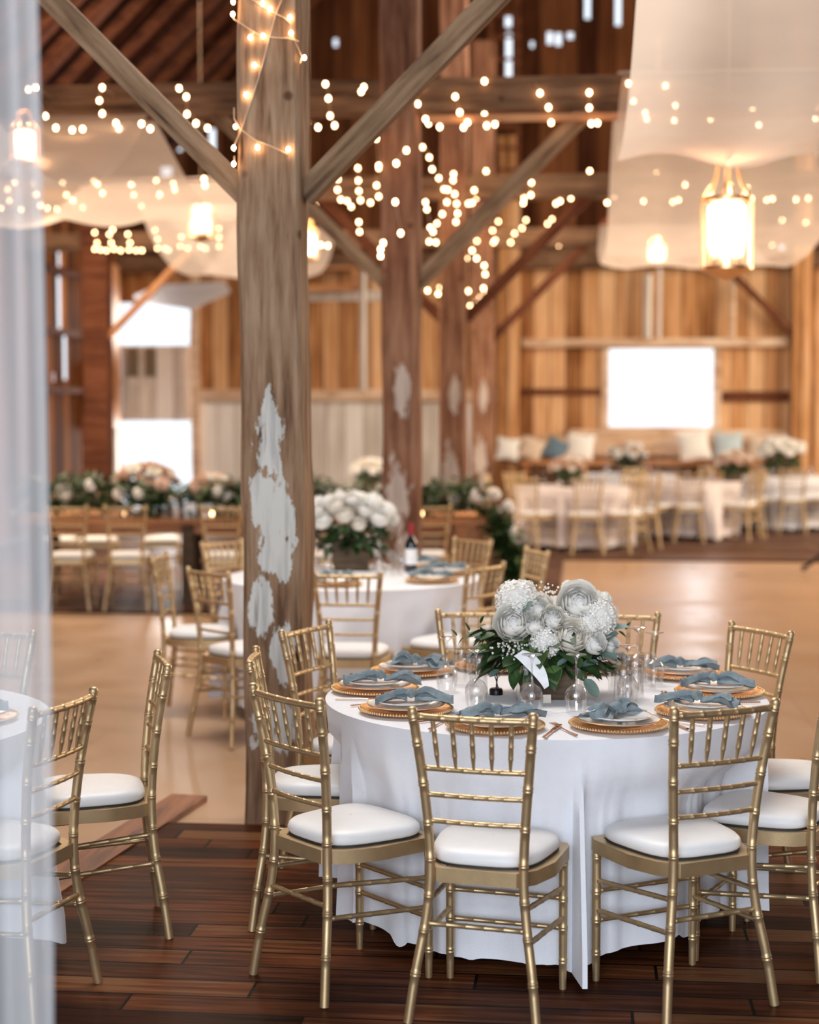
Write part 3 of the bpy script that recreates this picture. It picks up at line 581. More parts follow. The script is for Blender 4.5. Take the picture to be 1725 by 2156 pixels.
# ================================================================ ROUND TABLES
def chair_caps(cx,cy,R,n):
    # how far out the cloth can hang at each angle before it meets a chair seat
    cap=[9]*n
    for (x,y,rz) in CH:
        if hypot(x-cx,y-cy)>1.6: continue
        c,s=cos(rz),sin(rz)
        for i in range(n):
            a=2*pi*i/n; ux,uy=cos(a),sin(a); r=.45
            while r<1.1:
                px,py=cx+r*ux-x,cy+r*uy-y; lx=c*px+s*py; ly=-s*px+c*py
                if abs(lx)<.205 and 0<ly<.385: cap[i]=min(cap[i],r-.018); break
                r+=.01
    cap=[min(cap[(i+k)%n] for k in (-1,0,1)) for i in range(n)]
    fin=[min(c,R+.02) for c in cap]
    return [min(fin[i],sum(fin[(i+k)%n] for k in range(-4,5))/9) for i in range(n)],cap
def cloth_mesh(R,seed,nf,flare=.07,hem=.035,spikes=(),ctr=(0,0)):
    mb=MB(); n=360; caps,raw=chair_caps(ctr[0],ctr[1],R,n); rnd=random.Random(seed); ph=[rnd.uniform(0,6.28) for _ in range(6)]
    vs=[(0,0,.762)]; rows=[]
    def fold(a,t):
        b=sin(nf*a+ph[0]+.7*sin(2*a+ph[1]))+.45*sin((nf*1.7//1)*a+ph[2])+.25*sin((nf*2.6//1)*a+ph[3])
        s=sum(1.6*exp(-((a-sa+pi)%(2*pi)-pi)**2/(2*.066**2)) for sa in spikes)
        e=1-.75*sum(exp(-((a-sa+pi)%(2*pi)-pi)**2/(2*.12**2)) for sa in spikes)
        return b*max(e,.2)*.042+s*.046
    lv=[(.4,0,0),(.9,0,0),(.985,0,0),(1,.004,0)]+[(1,.004+.73*(k/16),k/16) for k in range(1,17)]
    for q,dz,t in lv:
        row=[]
        for i in range(n):
            a=2*pi*i/n; f=fold(a,t); ea=min(1,t*1.15)**1.15
            r=R*q + (flare*.45*t+ f*ea if t else 0)+(.004 if dz and not t else 0)
            if t>0 and raw[i]<9:
                k_=min(1,max(0,t-.10)/.26); k_=k_*k_*(3-2*k_); lim=max(caps[i],.60)+.010*sin(nf*a*1.5)-.010
                if r>lim: r=r+(lim-r)*k_
            z=.762-dz+(-.006*sin(0) if t==0 else 0)
            if t>0: z=.762-.004-(.754-hem)*t + .012*t*sin(3*a+ph[4]) - .035*t*max(0,min(1,(f-.03)/.05))
            row.append(len(vs)); vs.append((r*cos(a),r*sin(a),max(z,.006)))
        rows.append(row)
    fs=[(0,rows[0][i],rows[0][(i+1)%n]) for i in range(n)]
    for k in range(len(rows)-1):
        for i in range(n): fs.append((rows[k][i],rows[k+1][i],rows[k+1][(i+1)%n],rows[k][(i+1)%n]))
    mb.add(vs,fs); return mb
def round_table(x,y,seed,nf,label_t,label_c,mat='linen',spikes=(),hem=.06,gt='round tables under floor-length cloths',R=.765):
    t=thing('round_table',label_t,'table',(x,y,0),0,gt)
    mb=MB(); mb.lathe([(.001,.725),(R-.012,.725),(R-.006,.735),(R-.006,.75),(R-.012,.756),(.001,.756)],40); mb.build('tabletop',MT['box_wood'],t)
    for k in range(4):
        a=k*pi/2+.6; mb=MB(); mb.tube([(.45*cos(a),.45*sin(a),0),(.42*cos(a),.42*sin(a),.726)],.016,8); mb.build('leg',MT['black_metal'],t)
    o=cloth_mesh(R,seed,nf,hem=hem,spikes=spikes,ctr=(x,y)).build('tablecloth',MT[mat],None,True,70,(x,y,0)); tag(o,label_c,'tablecloth',gt.replace('tables','tablecloths'))
    return t
T1=(.475,5.87); T2=(-.34,10.05); T3=(-1.95,5.42)
round_table(*T1,3,13,'round table nearest us, hidden under its white cloth','white floor-length cloth on the nearest round table',spikes=(radians(-86.5),radians(-47)),hem=.06)
round_table(*T2,8,12,'round table behind the painted post, under white cloth','white floor-length cloth on the second table behind the post')
round_table(*T3,5,12,'round table at the left edge behind the curtain','white cloth on the table veiled by the curtain at the left edge',hem=.10)
far_tabs=[(G(1208,0,1.0).x if 0 else (1208-862.5)/F*21.3,21.3,'linen_pink','blush cloth on the far right table nearest the dance floor','far table nearest the dance floor under blush cloth'),
 ((1440-862.5)/F*23.0,23.0,'linen_pink','blush cloth on the far table below the bright window','far table below the bright window under blush cloth'),
 ((1320-862.5)/F*24.9,25.1,'linen','white cloth on the farthest table left of the window','farthest table left of the window under white cloth'),
 ((1650-862.5)/F*24.6,24.6,'linen','white cloth on the far table at the right edge','far table at the right edge under white cloth'),
 ((722-862.5)/F*20.5,20.5,'linen','white cloth on the far table between the first two posts','far table between the first two posts under white cloth')]
gf='gold chairs around the far tables'
def ring(cx,cy,phis,r,labs,g=gf):
    for p,l in zip(phis,labs):
        a=radians(p); chair(cx+r*cos(a),cy+r*sin(a),a+pi/2,l,g)
x,y=far_tabs[0][:2]
ring(x,y,(-128,-86,-47,-5,40,85,130,172),1.04,['far chair front left of the nearest blush table, beside the greenery','far chair facing away, in the middle of the nearest blush table','far chair front right of the nearest blush table','far chair right side of the nearest blush table','far chair behind right of the nearest blush table','far chair behind the nearest blush table','far chair behind left of the nearest blush table','far chair at the left end of the nearest blush table'])
x,y=far_tabs[1][:2]
ring(x,y,(-125,-95,-38,0,60,120),1.04,['far chair front left of the blush table below the window','second front left chair of the blush table below the window','far chair front right of the blush table below the window','far chair right of the blush table below the window','far chair behind right of the table below the window','far chair behind left of the table below the window'])
x,y=far_tabs[3][:2]
ring(x,y,(-130,-95,-60,180),1.04,['far chair front left of the right-edge table, glowing white','far chair in front of the right-edge table','far chair front right of the right-edge table','far chair left of the right-edge table'])

for i,(x,y,m,lc,lt) in enumerate(far_tabs): round_table(x,y,20+i,11,lt,lc,m,hem=.05)

# ================================================================ TABLEWARE
def plate_mesh(R,h,foot=.5,thick=.004,seg=40,fn=None):
    mb=MB(); p=[(.001,.004),(R*foot,.004),(R*(foot+.12),.006),(R*.97,h),(R,h+.001),(R,h-thick*.6),(R*.97,h-thick),(R*(foot+.10),0),(.001,0)]; mb.lathe(p,seg,fn=fn); return mb
def rimring(R,z,r=.0018,seg=40,beads=False):
    mb=MB(); m=[]
    for i in range(seg): a=2*pi*i/seg; m.append((R*cos(a),R*sin(a),z))
    if beads:
        for p in m: mb.ball(p,.0042,6,4)
    else: mb.tube(m+[m[0]],r,6,False)
    return mb
chg=plate_mesh(.155,.016,.62).mesh('charger',MT['charger']); chr_=rimring(.154,.016,beads=True,seg=96).mesh('beaded_rim',MT['rim'])
dnp=plate_mesh(.128,.016,.6).mesh('dinner_plate',MT['porcelain']); dnr=rimring(.1275,.0165,.0016).mesh('gilt_rim',MT['rim'])
slp=plate_mesh(.097,.013,.6,fn=lambda a,r:1+.018*abs(sin(8*a))*(r/.097)).mesh('salad_plate',MT['porcelain']); slr=rimring(.0965,.0135,.0013).mesh('gilt_rim',MT['rim'])
def napkin_meshes(seed):
    rnd=random.Random(seed); mb=MB()
    for s in (-1,1):
        ph=rnd.uniform(0,6); bend=rnd.uniform(-.25,.25); wid=rnd.uniform(.034,.052); L=rnd.uniform(.10,.135)
        def f(i,j):
            t=i; sgn=s; w=.016+(wid)*t**.8; x=sgn*(.012+L*t); c=(j-.5)*2
            y=c*w+bend*t*t*.16+.014*sin(8*t+ph)*t; z=.010+.012*sin(pi*min(1,t*1.1))+.012*sin(c*3.4+ph+2.5*t)*(.3+t)+.007*sin(c*10+ph*2+6*t)-.008*t
            return (x,y,max(z,.0015))
        mb.grid(f,14,16); mb.grid(lambda i,j:tuple(a+b for a,b in zip(f(i,j),(0,0,-.0022))),14,16)
        def f2(i,j):
            x,y,z=f(i*.8,j*.55+.2); return (x,y*1.1+.012*i,z+.009+.009*sin(4*i+ph))
        mb.grid(f2,12,10)
    w=mb.mesh('napkin',MT['napkin'],True,75)
    k=MB()
    def kn(i,j):
        a=2*pi*i; b=pi*j; r=.018*(1+.10*sin(3*a+seed)+.06*sin(5*b)); return (r*.95*cos(b)*1.0, r*1.35*sin(b)*cos(a), .024+r*.95*sin(b)*sin(a))
    k.grid(kn,18,10); return w,k.mesh('knot',MT['napkin'],True,80)
nks=[napkin_meshes(s) for s in (1,2,3,4)]
def fork_mesh():
    mb=MB(); mb.tube([(0,-.10,.004),(0,-.04,.003),(0,.02,.005),(0,.045,.008)],[.0055,.004,.0028,.003],8,flat=.45)
    mb.box(-.011,.011,.043,.058,.0065,.0085)
    for k in range(4): mb.box(-.011+k*.0065,-.0085+k*.0065,.056,.098,.006,.008)
    return mb.mesh('fork',MT['rose_gold'],True,50)
def knife_mesh():
    mb=MB(); mb.tube([(0,-.11,.004),(0,-.03,.0045),(0,.005,.004)],[.006,.0055,.004],8,flat=.5)
    mb.add([(-.008,.0,.003),(.006,.0,.003),(.008,.06,.003),(.004,.11,.003),(-.008,.095,.003),(-.008,0,.005),(.006,0,.005),(.008,.06,.005),(.004,.11,.005),(-.008,.095,.005)],[(4,3,2,1,0),(5,6,7,8,9),(0,1,6,5),(1,2,7,6),(2,3,8,7),(3,4,9,8),(4,0,5,9)])
    return mb.mesh('knife',MT['rose_gold'],True,40)
fk=fork_mesh(); kf=knife_mesh()
TZ=.7625
def single(name,me,loc,rz,label,cat,group,rx=0,s=1):
    o=bpy.data.objects.new(name,me); col.objects.link(o); o.location=loc; o.rotation_euler=(rx,0,rz); o.scale=(s,)*3; return tag(o,label,cat,group)
def setting(c,T,i,where,tn,cut=True,nrot=None,knock=.0,salad=True):
    x,y=c; a=atan2(y-T[1],x-T[0]); rz=a+pi/2
    t=thing('charger_plate','amber gold beaded charger plate '+where,'charger plate',(x,y,TZ),0,'charger plates on the '+tn); place('charger_body',chg,t); place('beaded_rim',chr_,t)
    t=thing('dinner_plate','white dinner plate with gilt rim '+where,'plate',(x,y,TZ+.0075),0,'dinner plates on the '+tn); place('plate_body',dnp,t,(0,0,.008)); place('gilt_rim',dnr,t,(0,0,.008))
    if salad:
        t=thing('salad_plate','small scalloped white plate '+where,'plate',(x,y,TZ+.0215),i*.4,'small plates on the '+tn); place('plate_body',slp,t,(.006,.0,.008)); place('gilt_rim',slr,t,(.006,.0,.008))
    w,k=nks[i%4]; nr=nrot if nrot is not None else random.uniform(-.3,.3)
    t=thing('napkin','knotted slate-blue napkin '+where,'napkin',(x+.02*cos(a+pi),y+.02*sin(a+pi),TZ+.038),nr,'knotted napkins on the '+tn); place('napkin_wings',w,t); place('knot',k,t)
    if cut:
        for s,me,nm in ((-1,fk,'fork'),(1,kf,'knife')):
            px=x+s*.185*cos(rz); py=y+s*.185*sin(rz)
            single(nm,me,(px,py,TZ+.002),rz,'rose gold %s %s'%(nm,where),nm,nm+'s on the '+tn)
S1=[((1043,1526),'in front of the middle front chair',.25),((1303,1524),'between the middle and right front chairs, napkin standing up',.9),((1480,1497),'in front of the right front chair',-.35),((1515,1455),'at the right rim of the nearest table',-.12),((1440,1418),'at the back right of the nearest table',-.1),((868,1412),'at the back left of the nearest table',-.5),((790,1449),'at the left rim of the nearest table',.05),((855,1492),'in front of the front left chair',0.0)]
for i,((px,py),wh,nr) in enumerate(S1):
    p=G(px,py,.775); setting((p.x,p.y),T1,i,wh,'nearest table',True,nr)
setting((.33,6.47),T1,1,'behind the big flowers, left one, on the nearest table','nearest table',False,.2); setting((.72,6.45),T1,2,'behind the big flowers, right one, on the nearest table','nearest table',False,-.2)
for i,(c_,wh) in enumerate([((.13,9.70),'at the front right of the second table'),((-.42,9.52),'behind the chair that faces away at the second table'),((.24,10.14),'at the right rim of the second table'),((.05,10.58),'behind the wine bottle on the second table')]):
    setting(c_,T2,i,wh,'second table',False,.1*i,salad=False)
setting((-1.42,5.40),T3,2,'on the curtain-veiled table at the left edge','left table',False,.3)
# glasses, set upside down
def wine_mesh():
    mb=MB(); mb.lathe([(.031,0),(.0345,.02),(.0385,.045),(.037,.065),(.028,.082),(.012,.092),(.0045,.10),(.0036,.125),(.0034,.16),(.005,.176),(.013,.185),(.030,.190),(.034,.1915),(.034,.193),(.02,.194),(.001,.194)],28); return mb.mesh('wine_glass',MT['glass'],True,60)
def tumbler_mesh():
    mb=MB(); mb.lathe([(.033,0),(.032,.05),(.030,.10),(.029,.118),(.0285,.130),(.001,.130)],28); mb.lathe([(.027,.112),(.001,.112)],28); mb.lathe([(.0295,.108),(.030,.112),(.0295,.116)],28); return mb.mesh('tumbler',MT['glass'],True,60)
wg=wine_mesh(); tg=tumbler_mesh()
GL=[('w',1120,1500,'left of centre in front of the planter'),('w',1213,1500,'right of centre in front of the planter'),('w',1003,1488,'left of the planter beside the table number stand'),('w',941,1456,'at the far left of the glass cluster'),('w',1377,1443,'at the far right of the glass cluster'),('w',1342,1430,'behind the right tumblers'),
('t',1107,1478,'left of the planter front'),('t',1217,1472,'right of the planter front'),('t',1008,1462,'behind the left wine glass'),('t',972,1442,'at the left of the cluster'),('t',1312,1490,'front one of the right cluster'),('t',1336,1470,'middle one of the right cluster'),('t',1300,1455,'behind in the right cluster'),('t',1362,1452,'rightmost of the right cluster'),('w',1322,1478,'amid the right tumblers')]
for k,px,py,wh in GL:
    p=G(px,py,TZ); 
    if k=='w': single('wine_glass',wg,(p.x,p.y,TZ+.001),px,'upside-down wine glass '+wh,'wine glass','upturned wine glasses on the nearest table')
    else: single('tumbler',tg,(p.x,p.y,TZ+.001),px,'clear water tumbler '+wh,'tumbler','tumblers on the nearest table')
for i,(px,py) in enumerate([(822,1203),(800,1212),(835,1212),(690,1215),(795,1202),(846,1204),(665,1222)]):
    p=G(px,py,TZ); single('wine_glass' if i%2 else 'tumbler',wg if i%2 else tg,(p.x,p.y,TZ+.001),0,'clear glass among the second table’s flowers','glass','glasses on the second table')
for (tx,ty,_,lc,lt) in far_tabs[:4]:
    for k in range(10):
        a=k*.63+tx; r=.28+.22*((k*7)%3)/2
        single('wine_glass' if k%2 else 'tumbler',wg if k%2 else tg,(tx+r*cos(a),ty+r*sin(a),TZ+.001),0,'sparkling glass on the '+lt.split(' under')[0],'glass','glasses on the '+lt.split(' under')[0])
# paper fan card, table number stand, small cards
p=G(1122,1490,TZ); mb=MB()
def fc(i,j):
    cx=lerp(-.046,.050,1-(1-i)**1.35); cz=lerp(.178,.060,i**1.3); w_=.010+.018*sin(pi*min(1,i*.8+.2)); return (cx+w_*(j-.5)*1.5-.012, .012*sin(3*i), cz+w_*(j-.5)*1.0)
mb.grid(fc,14,4); mb.grid(lambda i,j:tuple(q+w2 for q,w2 in zip(fc(i,j),(0,.0012,0))),14,4)
tag(mb.build('paper_menu',MT['paper'],None,True,70,(p.x+.012,p.y+.045,TZ+.0)),'curved white paper leaning in the glasses before the planter','menu')
p=G(1045,1462,TZ)
t=thing('table_number_stand','black wire table number stand left of the planter','stand',(p.x,p.y,TZ),.3)
mb=MB(); mb.lathe([(.001,0),(.024,0),(.024,.018),(.02,.022),(.001,.022)],20); mb.build('base',MT['black_metal'],t)
mb=MB(); mb.tube([(0,0,.02),(.004,0,.06),(-.008,0,.10),(-.004,0,.125)],.0025,8); mb.tube([(.008,0,.02),(.0,0,.05),(-.012,0,.09)],.002,8); mb.build('wire_stem',MT['black_metal'],t)
mb=MB(); mb.box(-.028,-.001,-.004,.0,.092,.130); mb.build('card_holder',MT['black_metal'],t,False)
p=G(1152,1480,TZ); mb=MB(); mb.box(-.014,.014,-.002,.002,0,.028); tag(mb.build('place_card',MT['kraft'],None,False,45,(p.x,p.y,TZ),(-.2,0,.1)),'small cream place card before the planter','card')
p=G(1178,1495,TZ); mb=MB(); mb.box(-.045,.045,-.045,.045,0,.001); tag(mb.build('paper_napkin',MT['paper'],None,False,45,(p.x,p.y,TZ),(0,0,.5)),'flat white paper square between the two centre glasses','paper')
p=G(1400,1462,TZ); mb=MB(); 
for k in range(2):
    mb.tube([(.010*cos(2*pi*i/14),.010*sin(2*pi*i/14)+k*.02,.004+k*.002) for i in range(15)],.0022,6,False)
mb.tube([(-.004,.03,.003),(0,.05,.003)],.002,6); tag(mb.build('gold_bottle_opener',MT['rose_gold'],None,True,60,(p.x,p.y,TZ)),'small looped rose gold favour on the cloth right of the glasses','favour')
# wine bottle
p=G(866,1205,TZ); t=thing('wine_bottle','dark wine bottle with white label and red foil on the second table','bottle',(p.x,p.y,TZ))
mb=MB(); mb.lathe([(.001,0),(.036,0),(.0375,.01),(.0375,.17),(.034,.19),(.018,.215),(.0145,.235),(.0145,.27)],24); mb.build('bottle_body',MT['bottle'],t)
mb=MB(); mb.lathe([(.038,.05),(.038,.145)],24); mb.build('bottle_label',MT['paper'],t)
mb=MB(); mb.lathe([(.0152,.225),(.0152,.29),(.016,.292),(.016,.30),(.001,.301)],20); mb.build('foil_cap',MT['foil'],t)

# ================================================================ FLOWERS
def rose_mesh(name,mat,R=1.0,rings=6,per=5,seed=0,open_=.55,depth=1.0):
    rnd=random.Random(seed); mb=MB()
    for k in range(rings):
        f=(k+1)/rings; rk=R*(.18+.82*f); top=lerp(.30,1.45*open_+.35,f); n=per+(k//2)
        for q in range(n):
            a0=2*pi*q/n+k*1.1+rnd.uniform(-.15,.15); wd=pi/n*1.55*(1 if k else 1.3); jt=rnd.uniform(-.08,.08)
            def g(i,j):
                s=(i-.5)*2; t=j; th=pi*.95-(pi*.95-top-jt)*t*(1-.14*s*s); rr=rk*(1+.10*t**6*f*1.6-.03*s*s+.05*s+.012*(q%2))
                a=a0+s*wd*(sin(pi*(.15+.62*t))**.6)
                return (rr*sin(th)*cos(a),rr*sin(th)*sin(a),rr*cos(th)*depth*.85+R*.14*(1-f))
            mb.grid(g,5,6)
    mb.ball((0,0,-.18*R),R*.42,12,8)
    return mb.mesh(name,mat,True,80)
def pom_mesh(name,mat,n=90,R=1,seed=0,size=.24):
    rnd=random.Random(seed); mb=MB(); mb.ball((0,0,0),R*.82,14,10)
    for i in range(n):
        z=1-2*(i+.5)/n; z=z*.98; a=i*2.39996; r=sqrt(1-z*z); c=Vector((r*cos(a),r*sin(a),z))*R*rnd.uniform(.86,1.0)
        nrm=c.normalized(); t1=nrm.orthogonal().normalized(); t1.rotate(Matrix.Rotation(rnd.uniform(0,6),3,nrm)); t2=nrm.cross(t1)
        for q in range(4):
            aa=q*pi/2; u=t1*cos(aa)+t2*sin(aa); v=nrm.cross(u); s=size*R*rnd.uniform(.8,1.15)
            mb.add([c,c+u*s*.55+v*s*.38+nrm*s*.22,c+u*s+nrm*s*.30,c+u*s*.55-v*s*.38+nrm*s*.22],[(0,1,2,3)])
    return mb.mesh(name,mat,True,80)
def leaf_cluster(name,mat,spec,seed=0,shape='leaf'):
    # spec: list of (position, direction, length, width)
    rnd=random.Random(seed); mb=MB()
    for p,d,L,Wd in spec:
        p=Vector(p); d=Vector(d).normalized(); x=d.cross(Vector((rnd.uniform(-.4,.4),rnd.uniform(-.4,.4),1))).normalized(); nrm=x.cross(d); fold=rnd.uniform(.1,.35); dr=rnd.uniform(.05,.35)
        def g(i,j):
            t=j; s=(i-.5)*2; w=(sin(pi*t**.75)**.8 if shape=='leaf' else sqrt(max(0,1-(2*t-1)**2)))*Wd/2
            return p+d*L*t+x*s*w+nrm*(abs(s)*w*fold-dr*L*t*t)
        mb.grid(g,4,6)
    return mb.mesh(name,mat,True,80)
ROSE=rose_mesh('rose',MT['petal'],1,6,5,1); ROSE2=rose_mesh('cream_rose',MT['cream'],1,6,5,2,.5); RAN=rose_mesh('ranunculus',MT['petal'],1,6,6,3,.42); HYD=pom_mesh('hydrangea',MT['petal'],110,1,4,.27); STK=pom_mesh('stock_flower',MT['petal'],150,1,5,.20)
PEONY=rose_mesh('blush_rose',MT['blush'],1,5,5,6,.5)
def arrangement(loc,label,sc_=1.0,simple_=False,seed=0,pal=None,box=True,group='floral centrepieces'):
    rnd=random.Random(seed); t=thing('flower_arrangement',label,'flower arrangement',loc,0,group)
    if box:
        mb=MB(); w,h=.09*sc_,.145*sc_; th=.008
        for (x0,x1,y0,y1) in ((-w,w,-w,-w+th),(-w,w,w-th,w),(-w,-w+th,-w+th,w-th),(w-th,w,-w+th,w-th)): mb.box(x0,x1,y0,y1,0,h)
        mb.box(-w+th,w-th,-w+th,w-th,0,h*.6); mb.build('planter_box',MT['box_wood'],t,False)
    if not simple_:
        # (px,py,diam,kind,depth) read off the nearest table; s = metres per pixel
        FLS=[(1080,1302,80,ROSE,-.10,'rose'),(1092,1262,92,HYD,-.02,'hydrangea'),(1222,1262,86,ROSE,-.05,'rose'),(1203,1327,72,ROSE2,-.13,'rose'),(1264,1296,88,STK,-.04,'hydrangea'),(1148,1342,66,HYD,-.12,'hydrangea'),(1163,1291,52,RAN,-.11,'ranunculus'),(1137,1274,46,RAN,-.06,'ranunculus'),(1121,1304,44,RAN,-.12,'ranunculus'),(1252,1342,50,RAN,-.12,'ranunculus'),(1204,1236,32,HYD,.03,'hydrangea'),(1245,1229,15,RAN,.0,'flower_bud'),(1291,1350,34,ROSE,-.08,'rose'),(1187,1300,44,HYD,-.08,'hydrangea'),(1115,1240,40,STK,.04,'hydrangea'),(1240,1312,60,STK,-.08,'hydrangea'),(1277,1262,40,STK,.0,'hydrangea')]
        s=5.8/F; cx,cy=1158,1470
        for px,py,dm,me,dy,nm in FLS:
            x=(px-cx)*s*(1+dy/6); z=(cy-py)*s-.005; y=dy
            place(nm,me,t,(x,y,z),(radians(58)+rnd.uniform(-.2,.2),rnd.uniform(-.25,.25)+ (x*1.2),rnd.uniform(-.3,.3)),dm*s/2)
        for (x,y,z,r,me,nm) in [(-.10,.10,.26,.065,HYD,'hydrangea'),(.02,.13,.27,.07,ROSE,'rose'),(.12,.11,.25,.06,STK,'hydrangea'),(-.03,.05,.30,.055,RAN,'ranunculus'),(.08,.03,.29,.055,HYD,'hydrangea'),(-.06,.15,.21,.05,RAN,'ranunculus')]:
            place(nm,me,t,(x,y,z),(-.7,0,rnd.uniform(0,6)),r)
        sp=[]
        for i in range(380):
            a=rnd.uniform(0,2*pi); r0=rnd.uniform(.02,.15); zz=rnd.uniform(.10,.235); el=rnd.uniform(-.85,.12)
            d=(cos(a)*cos(el)*1.5,sin(a)*cos(el),sin(el)); sp.append(((cos(a)*r0*1.45,sin(a)*r0*.9,zz),d,rnd.uniform(.055,.10),rnd.uniform(.05,.075)))
        o=bpy.data.objects.new('foliage',leaf_cluster('foliage',MT['leaf'],sp[:290],1)); col.objects.link(o); o.parent=t
        o=bpy.data.objects.new('foliage',leaf_cluster('foliage',MT['leaf2'],sp[290:],2)); col.objects.link(o); o.parent=t
        for (px,py,L,an,dy) in [(1008,1335,.0,2.7,-.02),(1320,1330,.0,.35,-.02),(985,1350,0,2.9,.03),(1030,1320,0,2.3,.0)]:
            x=(px-cx)*s; z=(cy-py)*s; sp=[]
            for k in range(9):
                q=k/8; bx_=lerp(x*.35,x*1.12,q); bz=lerp(z*.9,z+.01,q); 
                sp.append(((bx_,dy,bz),(cos(an+(.9 if k%2 else -.9)),rnd.uniform(-.5,.1),sin(an+(.9 if k%2 else -.9))*.9),.035,.014))
            o=bpy.data.objects.new('leafy_sprig',leaf_cluster('leafy_sprig',MT['leaf'],sp,3)); col.objects.link(o); o.parent=t
        eu=[((-.095,-.10,.305),(.5,-.1,.6),.055,.042),((-.19,-.04,.175),(-.5,-.3,.5),.05,.042),((-.17,-.05,.10),(-.7,-.3,-.4),.045,.036),((.18,-.06,.20),(.8,-.3,.5),.07,.055),((.17,-.09,.17),(.7,-.4,-.2),.07,.05),((.20,-.05,.24),(.9,-.1,.2),.08,.045),((.12,-.12,.08),(.5,-.5,-.7),.08,.045),((.06,-.15,.155),(-.6,-.3,-.3),.05,.03),((-.21,-.02,.20),(-.8,-.2,.2),.05,.03),((.10,-.11,.12),(.8,-.3,.3),.07,.05)]
        for q in eu: o=bpy.data.objects.new('eucalyptus_leaf',leaf_cluster('eucalyptus_leaf',MT['euca'],[q],4,'round')); col.objects.link(o); o.parent=t
        mb=MB()
        for i in range(90):
            c=Vector((-.13,-.10,.185))+Vector((rnd.gauss(0,.03),rnd.gauss(0,.02),rnd.gauss(0,.025))); mb.ball(c,rnd.uniform(.003,.006),5,4)
        for i in range(50):
            c=Vector((-.02,-.02,.365))+Vector((rnd.gauss(0,.035),rnd.gauss(0,.02),rnd.gauss(0,.012))); mb.ball(c,rnd.uniform(.003,.005),5,4)
        mb.build('filler_blossom',MT['cream'],t)
        mb=MB()
        for k in range(6):
            bx_=.155+k*.009; mb.tube([(bx_,-.02,.28),(bx_+.004,-.02,.345+.008*(k%3))],[.006,.0015],6)
        mb.build('astilbe_spike',MT['petal'],t)
    else:
        n=26; fl=pal or [ROSE,HYD,RAN,ROSE2]
        for i in range(n):
            z=1-1.15*(i+.5)/n; a=i*2.4; r=sqrt(max(0,1-z*z)); me=fl[i%len(fl)]; R_=.155*sc_
            place('rose' if i%2 else 'hydrangea',me,t,(r*cos(a)*R_*1.35,r*sin(a)*R_,.24*sc_+z*R_*.8),(rnd.uniform(.3,.9)*(-sin(a)),rnd.uniform(.3,.9)*cos(a),0),rnd.uniform(.032,.052)*sc_)
        sp=[]
        for i in range(170):
            a=rnd.uniform(0,2*pi); el=rnd.uniform(-.7,.4); r0=rnd.uniform(.03,.13)*sc_
            sp.append(((cos(a)*r0*1.3,sin(a)*r0,rnd.uniform(.10,.24)*sc_),(cos(a)*cos(el),sin(a)*cos(el),sin(el)),.085*sc_,.04*sc_))
        o=bpy.data.objects.new('foliage',leaf_cluster('foliage',MT['leaf'],sp,seed)); col.objects.link(o); o.parent=t
    return t
arrangement((.482,5.87,TZ),'low white rose and hydrangea centrepiece in a wooden box, nearest table')
p=G(738,1200,TZ); arrangement((p.x,p.y+.05,TZ),'white rose centrepiece behind the chair on the second table',1.25,True,3)
for i,((px,py,z,d,s_,pal),lab) in enumerate([((1195,1000,0,21.3,1.0,[PEONY,PEONY,ROSE2]),'small peach centrepiece on the nearest blush table'),((1322,965,0,25.1,1.25,[ROSE,PEONY,HYD]),'white and pink centrepiece left of the bright window'),((1545,1000,0,23.0,1.1,[PEONY,ROSE2,PEONY]),'peach centrepiece right of the window on the blush table'),((1645,985,0,24.6,1.5,[ROSE,HYD,ROSE]),'tall white centrepiece at the right edge table'),((778,990,0,20.5,1.0,[ROSE,ROSE2,HYD]),'pale centrepiece between the first two posts')]):
    arrangement(((px-862.5)/F*d,d+(.0),TZ),lab,s_,True,10+i,pal)

# ================================================================ HARVEST TABLE WITH GARLAND
HY=15.65; hx0=(60-862.5)/F*HY; hx1=(1018-862.5)/F*HY
t=thing('harvest_table','long orange-brown wooden farm table dressed with a leafy garland','table',((hx0+hx1)/2,HY,0)); L_=(hx1-hx0)/2
mb=MB(); mb.box(-L_,L_,-.5,.5,.715,.765); mb.build('tabletop',MT['orange_wood'],t,False)
mb=MB(); mb.box(-L_+.3,L_-.3,-.35,-.31,.62,.715); mb.box(-L_+.3,L_-.3,.31,.35,.62,.715); mb.build('apron',MT['orange_wood'],t,False)
for sx in (-.93,-.28,.30,.90):
    for sy in (-1,1):
        mb=MB(); mb.box(-.055,.055,-.055,.055,0,.715); mb.build('leg',MT['box_wood'] if sx<.5 else MT['orange_wood'],t,False,loc=(sx*L_,sy*.34,0))
gh='gold chairs at the long harvest table'
for px,lab,dd,rz in [(140,'gold chair at the harvest table, nearest the curtain',14.63,.02),(264,'gold chair at the harvest table, second from the curtain',14.63,.05),(466,'gold chair at the harvest table, beside the painted post',14.63,0),(905,'gold chair at the harvest table right of the second post',14.7,.1),(690,'gold chair at the harvest table behind the white flowers',14.65,0)]:
    chair((px-862.5)/F*dd,dd,rz,lab,gh)
for px,lab in [(130,'far-side chair of the harvest table, first from the curtain'),(215,'far-side chair of the harvest table, second from the curtain'),(345,'far-side chair of the harvest table, third from the curtain'),(560,'far-side chair of the harvest table behind the painted post')]:
    chair((px-862.5)/F*16.75,16.75,pi,lab,gh)
t=thing('garland','leafy green garland with pale roses along the harvest table','garland',(0,0,0)); rnd=random.Random(5); sp=[]; sp2=[]
